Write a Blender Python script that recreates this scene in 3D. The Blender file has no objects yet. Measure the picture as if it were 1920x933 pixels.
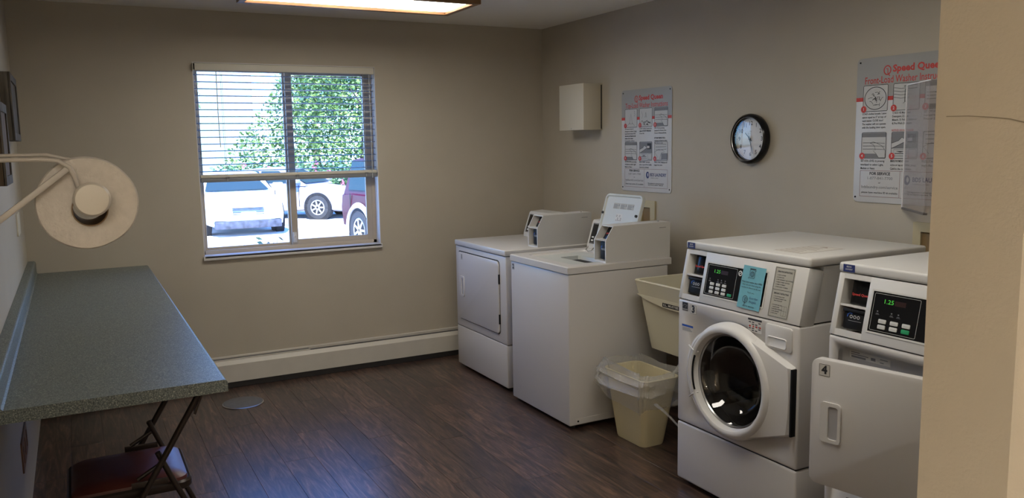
import bpy, bmesh, math, random
from mathutils import Matrix, Vector
random.seed(7)
R = math.radians
PI = math.pi
scene = bpy.context.scene
col = scene.collection

# ------------------------------------------------------------------ camera
cam_d = bpy.data.cameras.new('camera')
cam = bpy.data.objects.new('camera', cam_d)
col.objects.link(cam)
cr = Vector((0.88198114, -0.47099377, -0.01655691))
cu = Vector((0.07461833, 0.10486925, 0.99168268))
cf = Vector((0.46534005, 0.87588088, -0.12763747))
cm = Matrix((cr, cu, -cf)).transposed().to_4x4()
cm.translation = Vector((-3.146, -5.3972, 1.5169))
cam.matrix_world = cm
cam_d.sensor_width = 36.0
cam_d.lens = 1544.29 / 1920 * 36
cam_d.clip_start = 0.02
cam_d.clip_end = 500
scene.camera = cam

# ------------------------------------------------------------------ world, sun, exposure
SKY_STRENGTH = 0.88
SUN_STRENGTH = 9.0
LIGHT_STRENGTH = 6.8
world = bpy.data.worlds.new('world')
scene.world = world
world.use_nodes = True
wn = world.node_tree.nodes
wl = world.node_tree.links
bg = wn['Background']
sky = wn.new('ShaderNodeTexSky')
sky.sky_type = 'NISHITA'
sky.sun_disc = False
sky.sun_elevation = R(52)
sky.sun_rotation = R(200)
sky.ozone_density = 5.0
sky.dust_density = 0.4
sky.air_density = 1.0
tint = wn.new('ShaderNodeVectorMath'); tint.operation = 'MULTIPLY'
tint.inputs[1].default_value = (0.37, 0.60, 1.00)
wl.new(sky.outputs[0], tint.inputs[0])
wl.new(tint.outputs[0], bg.inputs[0])
bg.inputs[1].default_value = SKY_STRENGTH
sun_d = bpy.data.lights.new('sun', 'SUN')
sun_d.energy = SUN_STRENGTH
sun_d.angle = R(0.6)
sun_d.color = (1.0, 0.96, 0.9)
sun = bpy.data.objects.new('sun', sun_d)
sun.rotation_euler = (R(38), 0, R(-25))     # comes from behind the building, high
col.objects.link(sun)
vs = scene.view_settings
vs.view_transform = 'Standard'
vs.look = 'None'
vs.exposure = 1.0
vs.gamma = 1.0
scene.cycles.max_bounces = 8
scene.cycles.transparent_max_bounces = 24

# ------------------------------------------------------------------ materials
def nodes_of(name):
    m = bpy.data.materials.new(name)
    m.use_nodes = True
    return m, m.node_tree.nodes, m.node_tree.links

def mat(name, color, rough=0.5, metal=0.0, spec=0.5, noise=0.0, nscale=30, bump=0.0, bscale=200, coat=0.0,
        emit=None, estr=0.0):
    m, n, l = nodes_of(name)
    b = n['Principled BSDF']
    b.inputs['Base Color'].default_value = (*color, 1)
    b.inputs['Roughness'].default_value = rough
    b.inputs['Metallic'].default_value = metal
    b.inputs['Specular IOR Level'].default_value = spec
    b.inputs['Coat Weight'].default_value = coat
    tc = n.new('ShaderNodeTexCoord')
    if noise > 0:
        t = n.new('ShaderNodeTexNoise'); t.inputs['Scale'].default_value = nscale
        t.inputs['Detail'].default_value = 4
        l.new(tc.outputs['Object'], t.inputs['Vector'])
        mr = n.new('ShaderNodeMapRange')
        mr.inputs['From Min'].default_value = 0.3; mr.inputs['From Max'].default_value = 0.7
        mr.inputs['To Min'].default_value = 1 - noise; mr.inputs['To Max'].default_value = 1 + noise
        l.new(t.outputs['Fac'], mr.inputs['Value'])
        mx = n.new('ShaderNodeVectorMath'); mx.operation = 'SCALE'
        mx.inputs[0].default_value = color
        l.new(mr.outputs[0], mx.inputs['Scale'])
        l.new(mx.outputs[0], b.inputs['Base Color'])
    if bump > 0:
        t2 = n.new('ShaderNodeTexNoise'); t2.inputs['Scale'].default_value = bscale
        t2.inputs['Detail'].default_value = 3
        l.new(tc.outputs['Object'], t2.inputs['Vector'])
        bp = n.new('ShaderNodeBump'); bp.inputs['Strength'].default_value = bump
        bp.inputs['Distance'].default_value = 0.002
        l.new(t2.outputs['Fac'], bp.inputs['Height'])
        l.new(bp.outputs[0], b.inputs['Normal'])
    if emit:
        b.inputs['Emission Color'].default_value = (*emit, 1)
        b.inputs['Emission Strength'].default_value = estr
    return m

WALLC = (0.455, 0.41, 0.332)
M_wall = mat('wall_paint', WALLC, 0.85, noise=0.03, nscale=3, bump=0.25, bscale=260)
M_wall_hall = mat('wall_paint_hall', (0.77, 0.70, 0.585), 0.8, noise=0.03, nscale=3, bump=0.3, bscale=220)
M_ceil = mat('ceiling_paint', (0.80, 0.76, 0.68), 0.9, bump=0.5, bscale=120)
M_enamel = mat('white_enamel', (0.62, 0.60, 0.575), 0.28, spec=0.5, bump=0.05, bscale=500)
M_plastic = mat('white_plastic', (0.68, 0.67, 0.65), 0.35)
M_lid = mat('lid_plastic', (0.56, 0.58, 0.545), 0.4)
M_fascia = mat('fascia_plastic', (0.62, 0.61, 0.585), 0.38)
M_gap = mat('dark_gap', (0.02, 0.02, 0.02), 0.8)
M_black = mat('black_gloss', (0.008, 0.008, 0.009), 0.18, spec=0.25)
M_blackm = mat('black_matte', (0.012, 0.012, 0.013), 0.5, spec=0.15)
M_rubber = mat('rubber', (0.03, 0.03, 0.03), 0.7)
M_steel = mat('steel', (0.5, 0.5, 0.5), 0.3, metal=1)
M_drum = mat('drum_steel', (0.10, 0.10, 0.10), 0.28, metal=0.9)
M_chrome = mat('chrome', (0.8, 0.8, 0.8), 0.12, metal=1)
M_btn = mat('button_grey', (0.62, 0.62, 0.60), 0.4)
M_btng = mat('button_green', (0.02, 0.30, 0.12), 0.4)
M_led = mat('led_green', (0.02, 0.2, 0.02), 0.5, emit=(0.15, 1.0, 0.1), estr=0.22)
M_ledoff = mat('led_window', (0.03, 0.012, 0.01), 0.3)
M_red = mat('sign_red', (0.52, 0.045, 0.035), 0.5)
M_ink = mat('ink', (0.03, 0.03, 0.035), 0.6)
M_inkg = mat('ink_grey', (0.20, 0.20, 0.21), 0.6)
M_navy = mat('navy', (0.02, 0.03, 0.14), 0.5)
M_blue = mat('label_blue', (0.03, 0.10, 0.42), 0.5)
M_signw = mat('sign_white', (0.56, 0.56, 0.56), 0.4)
M_signg = mat('sign_grey', (0.32, 0.315, 0.30), 0.4)
M_pict = mat('pictogram_pale', (0.50, 0.50, 0.49), 0.5)
M_pictd = mat('pictogram_grey', (0.18, 0.18, 0.185), 0.5)
M_label = mat('label_paper', (0.62, 0.60, 0.55), 0.5)
M_plate = mat('instruction_plate', (0.42, 0.40, 0.33), 0.4)
M_note = mat('blue_paper', (0.16, 0.42, 0.50), 0.8, noise=0.03, nscale=60)
M_cream = mat('cream_plastic', (0.74, 0.645, 0.38), 0.4, bump=0.05, bscale=200)
M_sink = mat('sink_plastic', (0.60, 0.56, 0.42), 0.35)
M_heater = mat('heater_enamel', (0.56, 0.53, 0.47), 0.4, noise=0.03, nscale=12)
M_fin = mat('heater_fins', (0.10, 0.10, 0.11), 0.45, metal=0.6)
M_frame = mat('window_vinyl', (0.47, 0.41, 0.33), 0.5)
M_blind = mat('blind_slat_shaded', (0.11, 0.15, 0.22), 0.5)  # white slats darkened and blued; shade and sky tint put into the colour
M_valance = mat('valance', (0.62, 0.59, 0.50), 0.5)
M_sill = mat('sill_white', (0.70, 0.69, 0.68), 0.4)
M_bar = mat('bar_paint', (0.50, 0.47, 0.43), 0.4)
M_paper = mat('tissue_paper', (0.66, 0.62, 0.57), 0.95, noise=0.05, nscale=80, bump=0.9, bscale=150)
M_capp = mat('cap_plastic', (0.66, 0.62, 0.55), 0.35)
M_card = mat('cardboard', (0.25, 0.17, 0.10), 0.9)
M_tube = mat('chair_metal', (0.030, 0.020, 0.016), 0.35, metal=0.3)
M_vinyl = mat('chair_vinyl', (0.085, 0.020, 0.015), 0.4, bump=0.15, bscale=300)
M_brownp = mat('brown_plate', (0.16, 0.075, 0.045), 0.4)
M_cap = mat('floor_cap', (0.14, 0.14, 0.145), 0.45, metal=0.3, noise=0.1, nscale=40)
M_boxp = mat('cream_box_paint', (0.60, 0.55, 0.44), 0.6)
M_tan = mat('outlet_tan', (0.52, 0.45, 0.28), 0.5)
M_tand = mat('outlet_recess', (0.24, 0.16, 0.07), 0.6)
M_cove = mat('cove_base', (0.02, 0.018, 0.018), 0.5)

def wood_mat(name, c1, c2, axis='X', rough=0.5, sc=(60, 60, 6)):
    m, n, l = nodes_of(name)
    b = n['Principled BSDF']; b.inputs['Roughness'].default_value = rough
    tc = n.new('ShaderNodeTexCoord'); mp = n.new('ShaderNodeMapping')
    mp.inputs['Scale'].default_value = sc
    l.new(tc.outputs['Object'], mp.inputs[0])
    t = n.new('ShaderNodeTexNoise'); t.inputs['Scale'].default_value = 1; t.inputs['Detail'].default_value = 5
    l.new(mp.outputs[0], t.inputs['Vector'])
    r = n.new('ShaderNodeValToRGB')
    r.color_ramp.elements[0].position = 0.35; r.color_ramp.elements[0].color = (*c1, 1)
    r.color_ramp.elements[1].position = 0.7; r.color_ramp.elements[1].color = (*c2, 1)
    l.new(t.outputs['Fac'], r.inputs[0]); l.new(r.outputs[0], b.inputs['Base Color'])
    bp = n.new('ShaderNodeBump'); bp.inputs['Strength'].default_value = 0.4; bp.inputs['Distance'].default_value = 0.002
    l.new(t.outputs['Fac'], bp.inputs['Height']); l.new(bp.outputs[0], b.inputs['Normal'])
    return m
M_oak = wood_mat('fixture_wood', (0.16, 0.075, 0.03), (0.30, 0.16, 0.07), sc=(5, 50, 50), rough=0.4)
M_weath = wood_mat('weathered_wood', (0.045, 0.038, 0.03), (0.17, 0.145, 0.115), sc=(60, 60, 5), rough=0.8)
M_weath2 = wood_mat('brown_wood', (0.05, 0.030, 0.016), (0.20, 0.14, 0.09), sc=(60, 60, 5), rough=0.8)

def plank_mat():
    m, n, l = nodes_of('plank_vinyl')
    b = n['Principled BSDF']
    tc = n.new('ShaderNodeTexCoord'); oi = n.new('ShaderNodeObjectInfo')
    off = n.new('ShaderNodeVectorMath'); off.operation = 'SCALE'
    cmb = n.new('ShaderNodeCombineXYZ')
    for i in range(3): l.new(oi.outputs['Random'], cmb.inputs[i])
    l.new(cmb.outputs[0], off.inputs[0]); off.inputs['Scale'].default_value = 37.0
    add = n.new('ShaderNodeVectorMath'); add.operation = 'ADD'
    l.new(tc.outputs['Object'], add.inputs[0]); l.new(off.outputs[0], add.inputs[1])
    # broad streaks along the plank, warped
    mp = n.new('ShaderNodeMapping'); mp.inputs['Scale'].default_value = (26, 2.6, 1)
    l.new(add.outputs[0], mp.inputs[0])
    t = n.new('ShaderNodeTexNoise'); t.inputs['Scale'].default_value = 1; t.inputs['Detail'].default_value = 6
    t.inputs['Roughness'].default_value = 0.68; t.inputs['Distortion'].default_value = 2.2
    l.new(mp.outputs[0], t.inputs['Vector'])
    r = n.new('ShaderNodeValToRGB'); e = r.color_ramp.elements
    e[0].position = 0.34; e[0].color = (0.016, 0.010, 0.009, 1)
    e[1].position = 0.66; e[1].color = (0.170, 0.098, 0.064, 1)
    x = e.new(0.46); x.color = (0.048, 0.027, 0.020, 1)
    x = e.new(0.56); x.color = (0.095, 0.054, 0.037, 1)
    l.new(t.outputs['Fac'], r.inputs[0])
    mp2 = n.new('ShaderNodeMapping'); mp2.inputs['Scale'].default_value = (160, 6, 1)
    l.new(add.outputs[0], mp2.inputs[0])
    t2 = n.new('ShaderNodeTexNoise'); t2.inputs['Scale'].default_value = 1; t2.inputs['Detail'].default_value = 4
    l.new(mp2.outputs[0], t2.inputs['Vector'])
    mr = n.new('ShaderNodeMapRange')
    mr.inputs['From Min'].default_value = 0.3; mr.inputs['From Max'].default_value = 0.7
    mr.inputs['To Min'].default_value = 0.62; mr.inputs['To Max'].default_value = 1.25
    l.new(t2.outputs['Fac'], mr.inputs['Value'])
    mr3 = n.new('ShaderNodeMapRange'); mr3.inputs['To Min'].default_value = 0.7; mr3.inputs['To Max'].default_value = 1.3
    l.new(oi.outputs['Random'], mr3.inputs['Value'])
    mul = n.new('ShaderNodeMath'); mul.operation = 'MULTIPLY'
    l.new(mr.outputs[0], mul.inputs[0]); l.new(mr3.outputs[0], mul.inputs[1])
    sc = n.new('ShaderNodeVectorMath'); sc.operation = 'SCALE'
    l.new(r.outputs[0], sc.inputs[0]); l.new(mul.outputs[0], sc.inputs['Scale'])
    l.new(sc.outputs[0], b.inputs['Base Color'])
    b.inputs['Roughness'].default_value = 0.36
    b.inputs['Specular IOR Level'].default_value = 0.8
    b.inputs['Coat Weight'].default_value = 0.2
    b.inputs['Coat Roughness'].default_value = 0.22
    bp = n.new('ShaderNodeBump'); bp.inputs['Strength'].default_value = 0.25; bp.inputs['Distance'].default_value = 0.001
    l.new(t2.outputs['Fac'], bp.inputs['Height']); l.new(bp.outputs[0], b.inputs['Normal'])
    return m
M_plank = plank_mat()

def laminate():
    m, n, l = nodes_of('speckled_laminate')
    b = n['Principled BSDF']
    tc = n.new('ShaderNodeTexCoord')
    t = n.new('ShaderNodeTexNoise'); t.inputs['Scale'].default_value = 260; t.inputs['Detail'].default_value = 3
    t.inputs['Roughness'].default_value = 0.8
    l.new(tc.outputs['Object'], t.inputs['Vector'])
    r = n.new('ShaderNodeValToRGB'); e = r.color_ramp.elements
    e[0].position = 0.40; e[0].color = (0.058, 0.070, 0.066, 1)
    e[1].position = 0.66; e[1].color = (0.46, 0.47, 0.38, 1)
    x = e.new(0.50); x.color = (0.130, 0.152, 0.145, 1)
    x = e.new(0.57); x.color = (0.175, 0.198, 0.185, 1)
    l.new(t.outputs['Fac'], r.inputs[0]); l.new(r.outputs[0], b.inputs['Base Color'])
    b.inputs['Roughness'].default_value = 0.42
    return m
M_lam = laminate()

def glass_mat(name, tint=(1, 1, 1), gl=0.08, rough=0.02, fres=True, diff=0.0, bump=0.0, bscale=40, dcol=(0.8, 0.8, 0.8)):
    m, n, l = nodes_of(name)
    n.remove(n['Principled BSDF']); out = n['Material Output']
    tr = n.new('ShaderNodeBsdfTransparent'); tr.inputs[0].default_value = (*tint, 1)
    gs = n.new('ShaderNodeBsdfGlossy'); gs.inputs['Roughness'].default_value = rough
    mx = n.new('ShaderNodeMixShader')
    if fres:
        f = n.new('ShaderNodeLayerWeight'); f.inputs['Blend'].default_value = 0.5
        pw = n.new('ShaderNodeMath'); pw.operation = 'POWER'; pw.inputs[1].default_value = 5.0
        l.new(f.outputs['Facing'], pw.inputs[0])
        ad = n.new('ShaderNodeMath'); ad.operation = 'MULTIPLY_ADD'; ad.inputs[1].default_value = 0.9
        ad.inputs[2].default_value = gl + 0.04
        l.new(pw.outputs[0], ad.inputs[0]); l.new(ad.outputs[0], mx.inputs[0])
    else:
        mx.inputs[0].default_value = gl
    l.new(tr.outputs[0], mx.inputs[1]); l.new(gs.outputs[0], mx.inputs[2])
    last = mx
    if diff > 0:
        d = n.new('ShaderNodeBsdfDiffuse'); d.inputs[0].default_value = (*dcol, 1)
        ts = n.new('ShaderNodeBsdfTranslucent'); ts.inputs[0].default_value = (*dcol, 1)
        a = n.new('ShaderNodeMixShader'); a.inputs[0].default_value = 0.4
        l.new(d.outputs[0], a.inputs[1]); l.new(ts.outputs[0], a.inputs[2])
        m2 = n.new('ShaderNodeMixShader'); m2.inputs[0].default_value = diff
        l.new(mx.outputs[0], m2.inputs[1]); l.new(a.outputs[0], m2.inputs[2])
        last = m2
    if bump > 0:
        tc = n.new('ShaderNodeTexCoord')
        t = n.new('ShaderNodeTexNoise'); t.inputs['Scale'].default_value = bscale; t.inputs['Detail'].default_value = 4
        t.inputs['Distortion'].default_value = 1.5
        l.new(tc.outputs['Object'], t.inputs['Vector'])
        bp = n.new('ShaderNodeBump'); bp.inputs['Strength'].default_value = bump; bp.inputs['Distance'].default_value = 0.01
        l.new(t.outputs['Fac'], bp.inputs['Height']); l.new(bp.outputs[0], gs.inputs['Normal'])
    l.new(last.outputs[0], out.inputs['Surface'])
    return m
M_glass = glass_mat('window_glass', (0.96, 0.98, 0.97), 0.0)
M_clockglass = glass_mat('clock_glass', (1, 1, 1), 0.004, 0.01)
M_bowl = glass_mat('door_bowl_glass', (0.30, 0.30, 0.31), 0.04, 0.02)
M_acryl = glass_mat('acrylic', (0.93, 0.91, 0.91), 0.02, 0.10, diff=0.10, bump=0.35, bscale=16, dcol=(0.75, 0.72, 0.72))
M_acedge = mat('acrylic_highlight', (0.85, 0.85, 0.87), 0.15)  # pale colour standing in for the highlight along the sheet edges
M_bag = glass_mat('bag_film', (0.97, 0.97, 0.96), 0.12, 0.12, diff=0.20, bump=1.0, bscale=45, dcol=(0.95, 0.94, 0.90))
M_cord = mat('cord_white', (0.60, 0.60, 0.58), 0.6)
M_diff = mat('diffuser', (0.9, 0.9, 0.88), 0.5, emit=(1.0, 0.94, 0.84), estr=LIGHT_STRENGTH)
M_diff_hall = mat('diffuser_hall', (0.9, 0.9, 0.88), 0.5, emit=(1.0, 0.90, 0.76), estr=LIGHT_STRENGTH * 2.6)
# exterior
M_asph = mat('parking_pavement', (0.50, 0.49, 0.47), 0.9, noise=0.08, nscale=3)
M_lawn = mat('lawn', (0.10, 0.18, 0.05), 0.9, noise=0.3, nscale=4)
M_bark = mat('bark', (0.12, 0.09, 0.07), 0.9, noise=0.3, nscale=8)
M_bldg = mat('pale_siding', (0.30, 0.37, 0.36), 0.8, noise=0.03, nscale=2)
M_cglass = mat('car_glass', (0.02, 0.04, 0.05), 0.35, spec=0.10)
M_cwhite = mat('car_paint_white', (0.80, 0.80, 0.80), 0.25, coat=0.5)
M_csilver = mat('car_paint_silver', (0.34, 0.33, 0.40), 0.4, spec=0.3)
M_cred = mat('car_paint_maroon', (0.055, 0.004, 0.012), 0.35, spec=0.25)
M_cbeige = mat('car_cladding', (0.46, 0.42, 0.44), 0.4)
M_tire = mat('tyre', (0.03, 0.03, 0.032), 0.8)
M_well = mat('wheel_well', (0.01, 0.01, 0.012), 0.9)
M_rim = mat('wheel_rim', (0.55, 0.55, 0.57), 0.3, metal=0.6)
M_cdark = mat('bumper_dark', (0.06, 0.065, 0.09), 0.6, noise=0.5, nscale=10)
M_stone = mat('brick_outside', (0.30, 0.20, 0.16), 0.9)

def leaf_mat(name, c1, c2):
    m, n, l = nodes_of(name)
    b = n['Principled BSDF']; b.inputs['Roughness'].default_value = 0.45
    tc = n.new('ShaderNodeTexCoord')
    t = n.new('ShaderNodeTexNoise'); t.inputs['Scale'].default_value = 2.5; t.inputs['Detail'].default_value = 5
    l.new(tc.outputs['Object'], t.inputs['Vector'])
    r = n.new('ShaderNodeValToRGB')
    r.color_ramp.elements[0].position = 0.38; r.color_ramp.elements[0].color = (*c1, 1)
    r.color_ramp.elements[1].position = 0.62; r.color_ramp.elements[1].color = (*c2, 1)
    l.new(t.outputs['Fac'], r.inputs[0]); l.new(r.outputs[0], b.inputs['Base Color'])
    b.inputs['Transmission Weight'].default_value = 0.0
    return m
M_leaf1 = leaf_mat('leaf_fresh', (0.035, 0.085, 0.03), (0.22, 0.33, 0.08))
M_leaf2 = leaf_mat('leaf_deep', (0.02, 0.07, 0.045), (0.10, 0.20, 0.08))
M_leafd = leaf_mat('leaf_dark', (0.008, 0.03, 0.02), (0.03, 0.07, 0.03))
M_flower = mat('flower_pink', (0.5, 0.12, 0.2), 0.7)

# ------------------------------------------------------------------ geometry helpers
def wm(o):
    m = Matrix.LocRotScale(o.location, o.rotation_euler, o.scale)
    return wm(o.parent) @ m if o.parent else m

def tag(o, label=None, cat=None, group=None, kind=None):
    if label: o['label'] = label
    if cat: o['category'] = cat
    if group: o['group'] = group
    if kind: o['kind'] = kind
    return o

def thing(name, label, cat, loc=(0, 0, 0), rot=(0, 0, 0), group=None):
    o = bpy.data.objects.new(name, None)
    o.empty_display_size = 0.1
    col.objects.link(o)
    o.location = loc; o.rotation_euler = rot
    return tag(o, label, cat, group)

def frame(org, u, v):
    """Matrix whose local x,y,z are u, v, u x v with origin org."""
    u = Vector(u).normalized(); v = Vector(v).normalized(); w = u.cross(v).normalized()
    m = Matrix((u, v, w)).transposed().to_4x4(); m.translation = Vector(org)
    return m

class MB:
    """collects geometry (in world coords through self.M) and links it as one mesh object"""
    def __init__(s, M=None):
        s.v = []; s.f = []; s.M = M or Matrix.Identity(4)
    def addraw(s, vs, fs, flip=False):
        o = len(s.v)
        s.v += [s.M @ Vector(p) for p in vs]
        s.f += [tuple(o + i for i in (reversed(f) if flip else f)) for f in fs]
        return s
    def addbm(s, bm):
        bm.verts.ensure_lookup_table()
        bm.verts.index_update()
        s.addraw([v.co.copy() for v in bm.verts], [tuple(v.index for v in f.verts) for f in bm.faces])
        bm.free(); return s
    def box(s, x0, x1, y0, y1, z0, z1, bev=0.0, seg=2):
        x0, x1 = min(x0, x1), max(x0, x1); y0, y1 = min(y0, y1), max(y0, y1); z0, z1 = min(z0, z1), max(z0, z1)
        if bev <= 0:
            vs = [(x, y, z) for z in (z0, z1) for y in (y0, y1) for x in (x0, x1)]
            return s.addraw(vs, [(0, 2, 3, 1), (4, 5, 7, 6), (0, 1, 5, 4), (2, 6, 7, 3), (0, 4, 6, 2), (1, 3, 7, 5)])
        bm = bmesh.new(); bmesh.ops.create_cube(bm, size=1)
        for v in bm.verts:
            v.co = Vector(((x0 + x1) / 2 + v.co.x * (x1 - x0), (y0 + y1) / 2 + v.co.y * (y1 - y0), (z0 + z1) / 2 + v.co.z * (z1 - z0)))
        bmesh.ops.bevel(bm, geom=bm.edges[:], offset=bev, segments=seg, profile=0.5, affect='EDGES')
        return s.addbm(bm)
    def prism(s, pts, z0, z1, bev=0.0):
        """outline in local xy (ccw), extruded along local z; the z1 end has a rounded-off edge"""
        n = len(pts); rings = []
        if bev > 0:
            ins = inset(pts, bev)
            mid = inset(pts, bev * 0.3)
            rings = [[(p[0], p[1], z0) for p in pts], [(p[0], p[1], z1 - bev) for p in pts],
                     [(p[0], p[1], z1 - bev * 0.3) for p in mid], [(p[0], p[1], z1) for p in ins]]
        else:
            rings = [[(p[0], p[1], z0) for p in pts], [(p[0], p[1], z1) for p in pts]]
        vs = [p for r in rings for p in r]; fs = []
        for k in range(len(rings) - 1):
            for i in range(n):
                j = (i + 1) % n
                fs.append((k * n + i, k * n + j, (k + 1) * n + j, (k + 1) * n + i))
        fs.append(tuple(range(n - 1, -1, -1)))
        fs.append(tuple((len(rings) - 1) * n + i for i in range(n)))
        return s.addraw(vs, fs)
    def rings(s, rs, close=True, cap0=False, cap1=False):
        n = len(rs[0]); vs = [p for r in rs for p in r]; fs = []
        for k in range(len(rs) - 1):
            for i in range(n if close else n - 1):
                j = (i + 1) % n
                fs.append((k * n + i, k * n + j, (k + 1) * n + j, (k + 1) * n + i))
        if cap0: fs.append(tuple(range(n - 1, -1, -1)))
        if cap1: fs.append(tuple((len(rs) - 1) * n + i for i in range(n)))
        return s.addraw(vs, fs)
    def lathe(s, prof, seg=48, c=(0, 0), cap0=False, cap1=False):
        """profile of (radius, z) around the local z axis"""
        rs = [[(c[0] + r * math.cos(2 * PI * i / seg), c[1] + r * math.sin(2 * PI * i / seg), z) for i in range(seg)] for r, z in prof]
        return s.rings(rs, cap0=cap0, cap1=cap1)
    def cyl(s, c, r, z0, z1, seg=24, bev=0.0):
        if bev: pr = [(r - bev, z0), (r, z0 + bev), (r, z1 - bev), (r - bev, z1)]
        else: pr = [(r, z0), (r, z1)]
        return s.lathe(pr, seg, c, True, True)
    def tube(s, pts, r, seg=10, flat=None):
        pts = [Vector(p) for p in pts]; rs = []
        up = Vector((0, 0, 1)); prev = None
        for i, p in enumerate(pts):
            d = (pts[min(i + 1, len(pts) - 1)] - pts[max(i - 1, 0)]).normalized()
            if prev is None:
                a = d.cross(up)
                if a.length < 0.05: a = d.cross(Vector((1, 0, 0)))
            else:
                a = prev - d * prev.dot(d)
            a.normalize(); prev = a; b = d.cross(a)
            rr = r[i] if isinstance(r, (list, tuple)) else r
            fl = flat or 1
            rs.append([tuple(p + a * rr * math.cos(2 * PI * k / seg) + b * rr * fl * math.sin(2 * PI * k / seg)) for k in range(seg)])
        return s.rings(rs, cap0=True, cap1=True)
    def stroke(s, pts, w, z=0.0, closed=False):
        """flat printed line in local xy"""
        P = [Vector((p[0], p[1], 0)) for p in pts]
        if closed: P = P + [P[0], P[1]]
        vs = []
        for i, p in enumerate(P):
            d = P[min(i + 1, len(P) - 1)] - P[max(i - 1, 0)]
            if d.length < 1e-9: d = Vector((1, 0, 0))
            d.normalize(); a = Vector((-d.y, d.x, 0)) * w / 2
            vs += [(p.x + a.x, p.y + a.y, z), (p.x - a.x, p.y - a.y, z)]
        return s.addraw(vs, [(2 * i, 2 * i + 1, 2 * i + 3, 2 * i + 2) for i in range(len(P) - 1)])
    def poly(s, pts, z=0.0):
        return s.addraw([(p[0], p[1], z) for p in pts], [tuple(range(len(pts)))])
    def rect(s, x0, y0, x1, y1, z=0.0):
        return s.poly([(x0, y0), (x1, y0), (x1, y1), (x0, y1)], z)
    def build(s, name, m, parent=None, smooth=True, label=None, fixn=False):
        me = bpy.data.meshes.new(name)
        inv = wm(parent).inverted() if parent else Matrix.Identity(4)
        vs = [inv @ v for v in s.v]
        me.from_pydata([tuple(v) for v in vs], [], s.f)
        if fixn:
            bm = bmesh.new(); bm.from_mesh(me); bmesh.ops.recalc_face_normals(bm, faces=bm.faces[:]); bm.to_mesh(me); bm.free()
        if m: me.materials.append(m)
        if smooth:
            me.polygons.foreach_set('use_smooth', [True] * len(me.polygons))
            me.set_sharp_from_angle(angle=R(38))
        me.update()
        o = bpy.data.objects.new(name, me); col.objects.link(o)
        if parent: o.parent = parent
        if label: o['label'] = label
        return o

def inset(pts, d):
    n = len(pts); out = []
    for i in range(n):
        a = Vector(pts[i - 1][:2]); b = Vector(pts[i][:2]); c = Vector(pts[(i + 1) % n][:2])
        e1 = (b - a); e2 = (c - b)
        if e1.length < 1e-9 or e2.length < 1e-9: out.append(tuple(b)); continue
        e1.normalize(); e2.normalize()
        n1 = Vector((-e1.y, e1.x)); n2 = Vector((-e2.y, e2.x)); nn = n1 + n2
        if nn.length < 1e-6: nn = n1
        nn.normalize(); k = max(0.35, nn.dot(n1))
        out.append(tuple(b + nn * d / k))
    return out

def rrect(x0, y0, x1, y1, r, seg=6):
    pts = []
    for cx, cy, a in ((x1 - r, y0 + r, -90), (x1 - r, y1 - r, 0), (x0 + r, y1 - r, 90), (x0 + r, y0 + r, 180)):
        for i in range(seg + 1):
            t = R(a + 90 * i / seg); pts.append((cx + r * math.cos(t), cy + r * math.sin(t)))
    return pts

def circ(cx, cy, r, n=24, ry=None):
    ry = ry or r
    return [(cx + r * math.cos(2 * PI * i / n), cy + ry * math.sin(2 * PI * i / n)) for i in range(n)]

def text(s, w, h, M, m, parent, name='lettering', align='CENTER', bold=0.0, z=0.0004, label=None, space=1.0):
    """built-in font text as a mesh, fitted to width w (0 = free) and cap height h, in plane M (local x right, y up)"""
    cu_ = bpy.data.curves.new('text', 'FONT'); cu_.body = s; cu_.align_x = align; cu_.align_y = 'CENTER'
    cu_.size = 1; cu_.offset = bold; cu_.space_line = space; cu_.resolution_u = 2
    o = bpy.data.objects.new('text', cu_)
    dg = bpy.context.evaluated_depsgraph_get()
    col.objects.link(o); bpy.context.view_layer.update()
    me = bpy.data.meshes.new_from_object(o.evaluated_get(bpy.context.evaluated_depsgraph_get()))
    bpy.data.objects.remove(o); bpy.data.curves.remove(cu_)
    if not me.vertices: return None
    xs = [v.co.x for v in me.vertices]; ys = [v.co.y for v in me.vertices]
    lines = s.count('\n') + 1
    sy = h / 0.72
    sx = (w / (max(xs) - min(xs))) if w else sy
    mb = MB(M)
    mb.addraw([(v.co.x * sx, v.co.y * sy, z) for v in me.vertices], [tuple(p.vertices) for p in me.polygons])
    bpy.data.meshes.remove(me)
    return mb.build(name, m, parent, smooth=False, label=label)

def at(M, x, y, z=0):
    return M @ Matrix.Translation((x, y, z))

def hole_panel(mb, outer, inner, z0, z1, inz):
    """flat ring between two equal-count outlines at z1, outer wall down to z0, inner wall down to inz"""
    n = len(outer)
    rs = [[(p[0], p[1], z0) for p in outer], [(p[0], p[1], z1) for p in outer],
          [(p[0], p[1], z1) for p in inner], [(p[0], p[1], inz) for p in inner]]
    mb.rings(rs)
    return mb

XR, YB, H = 0.0, 0.0, 2.345
XL = -3.402
YF = -4.68
# ------------------------------------------------------------------ setting
T = 0.14
def struct(name, mb, m, **k):
    o = mb.build(name, m, **k); o['kind'] = 'structure'; return o

floor = struct('floor', MB().box(XL - T, T, YF, T, -0.12, -0.003), M_gap, smooth=False)
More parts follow.
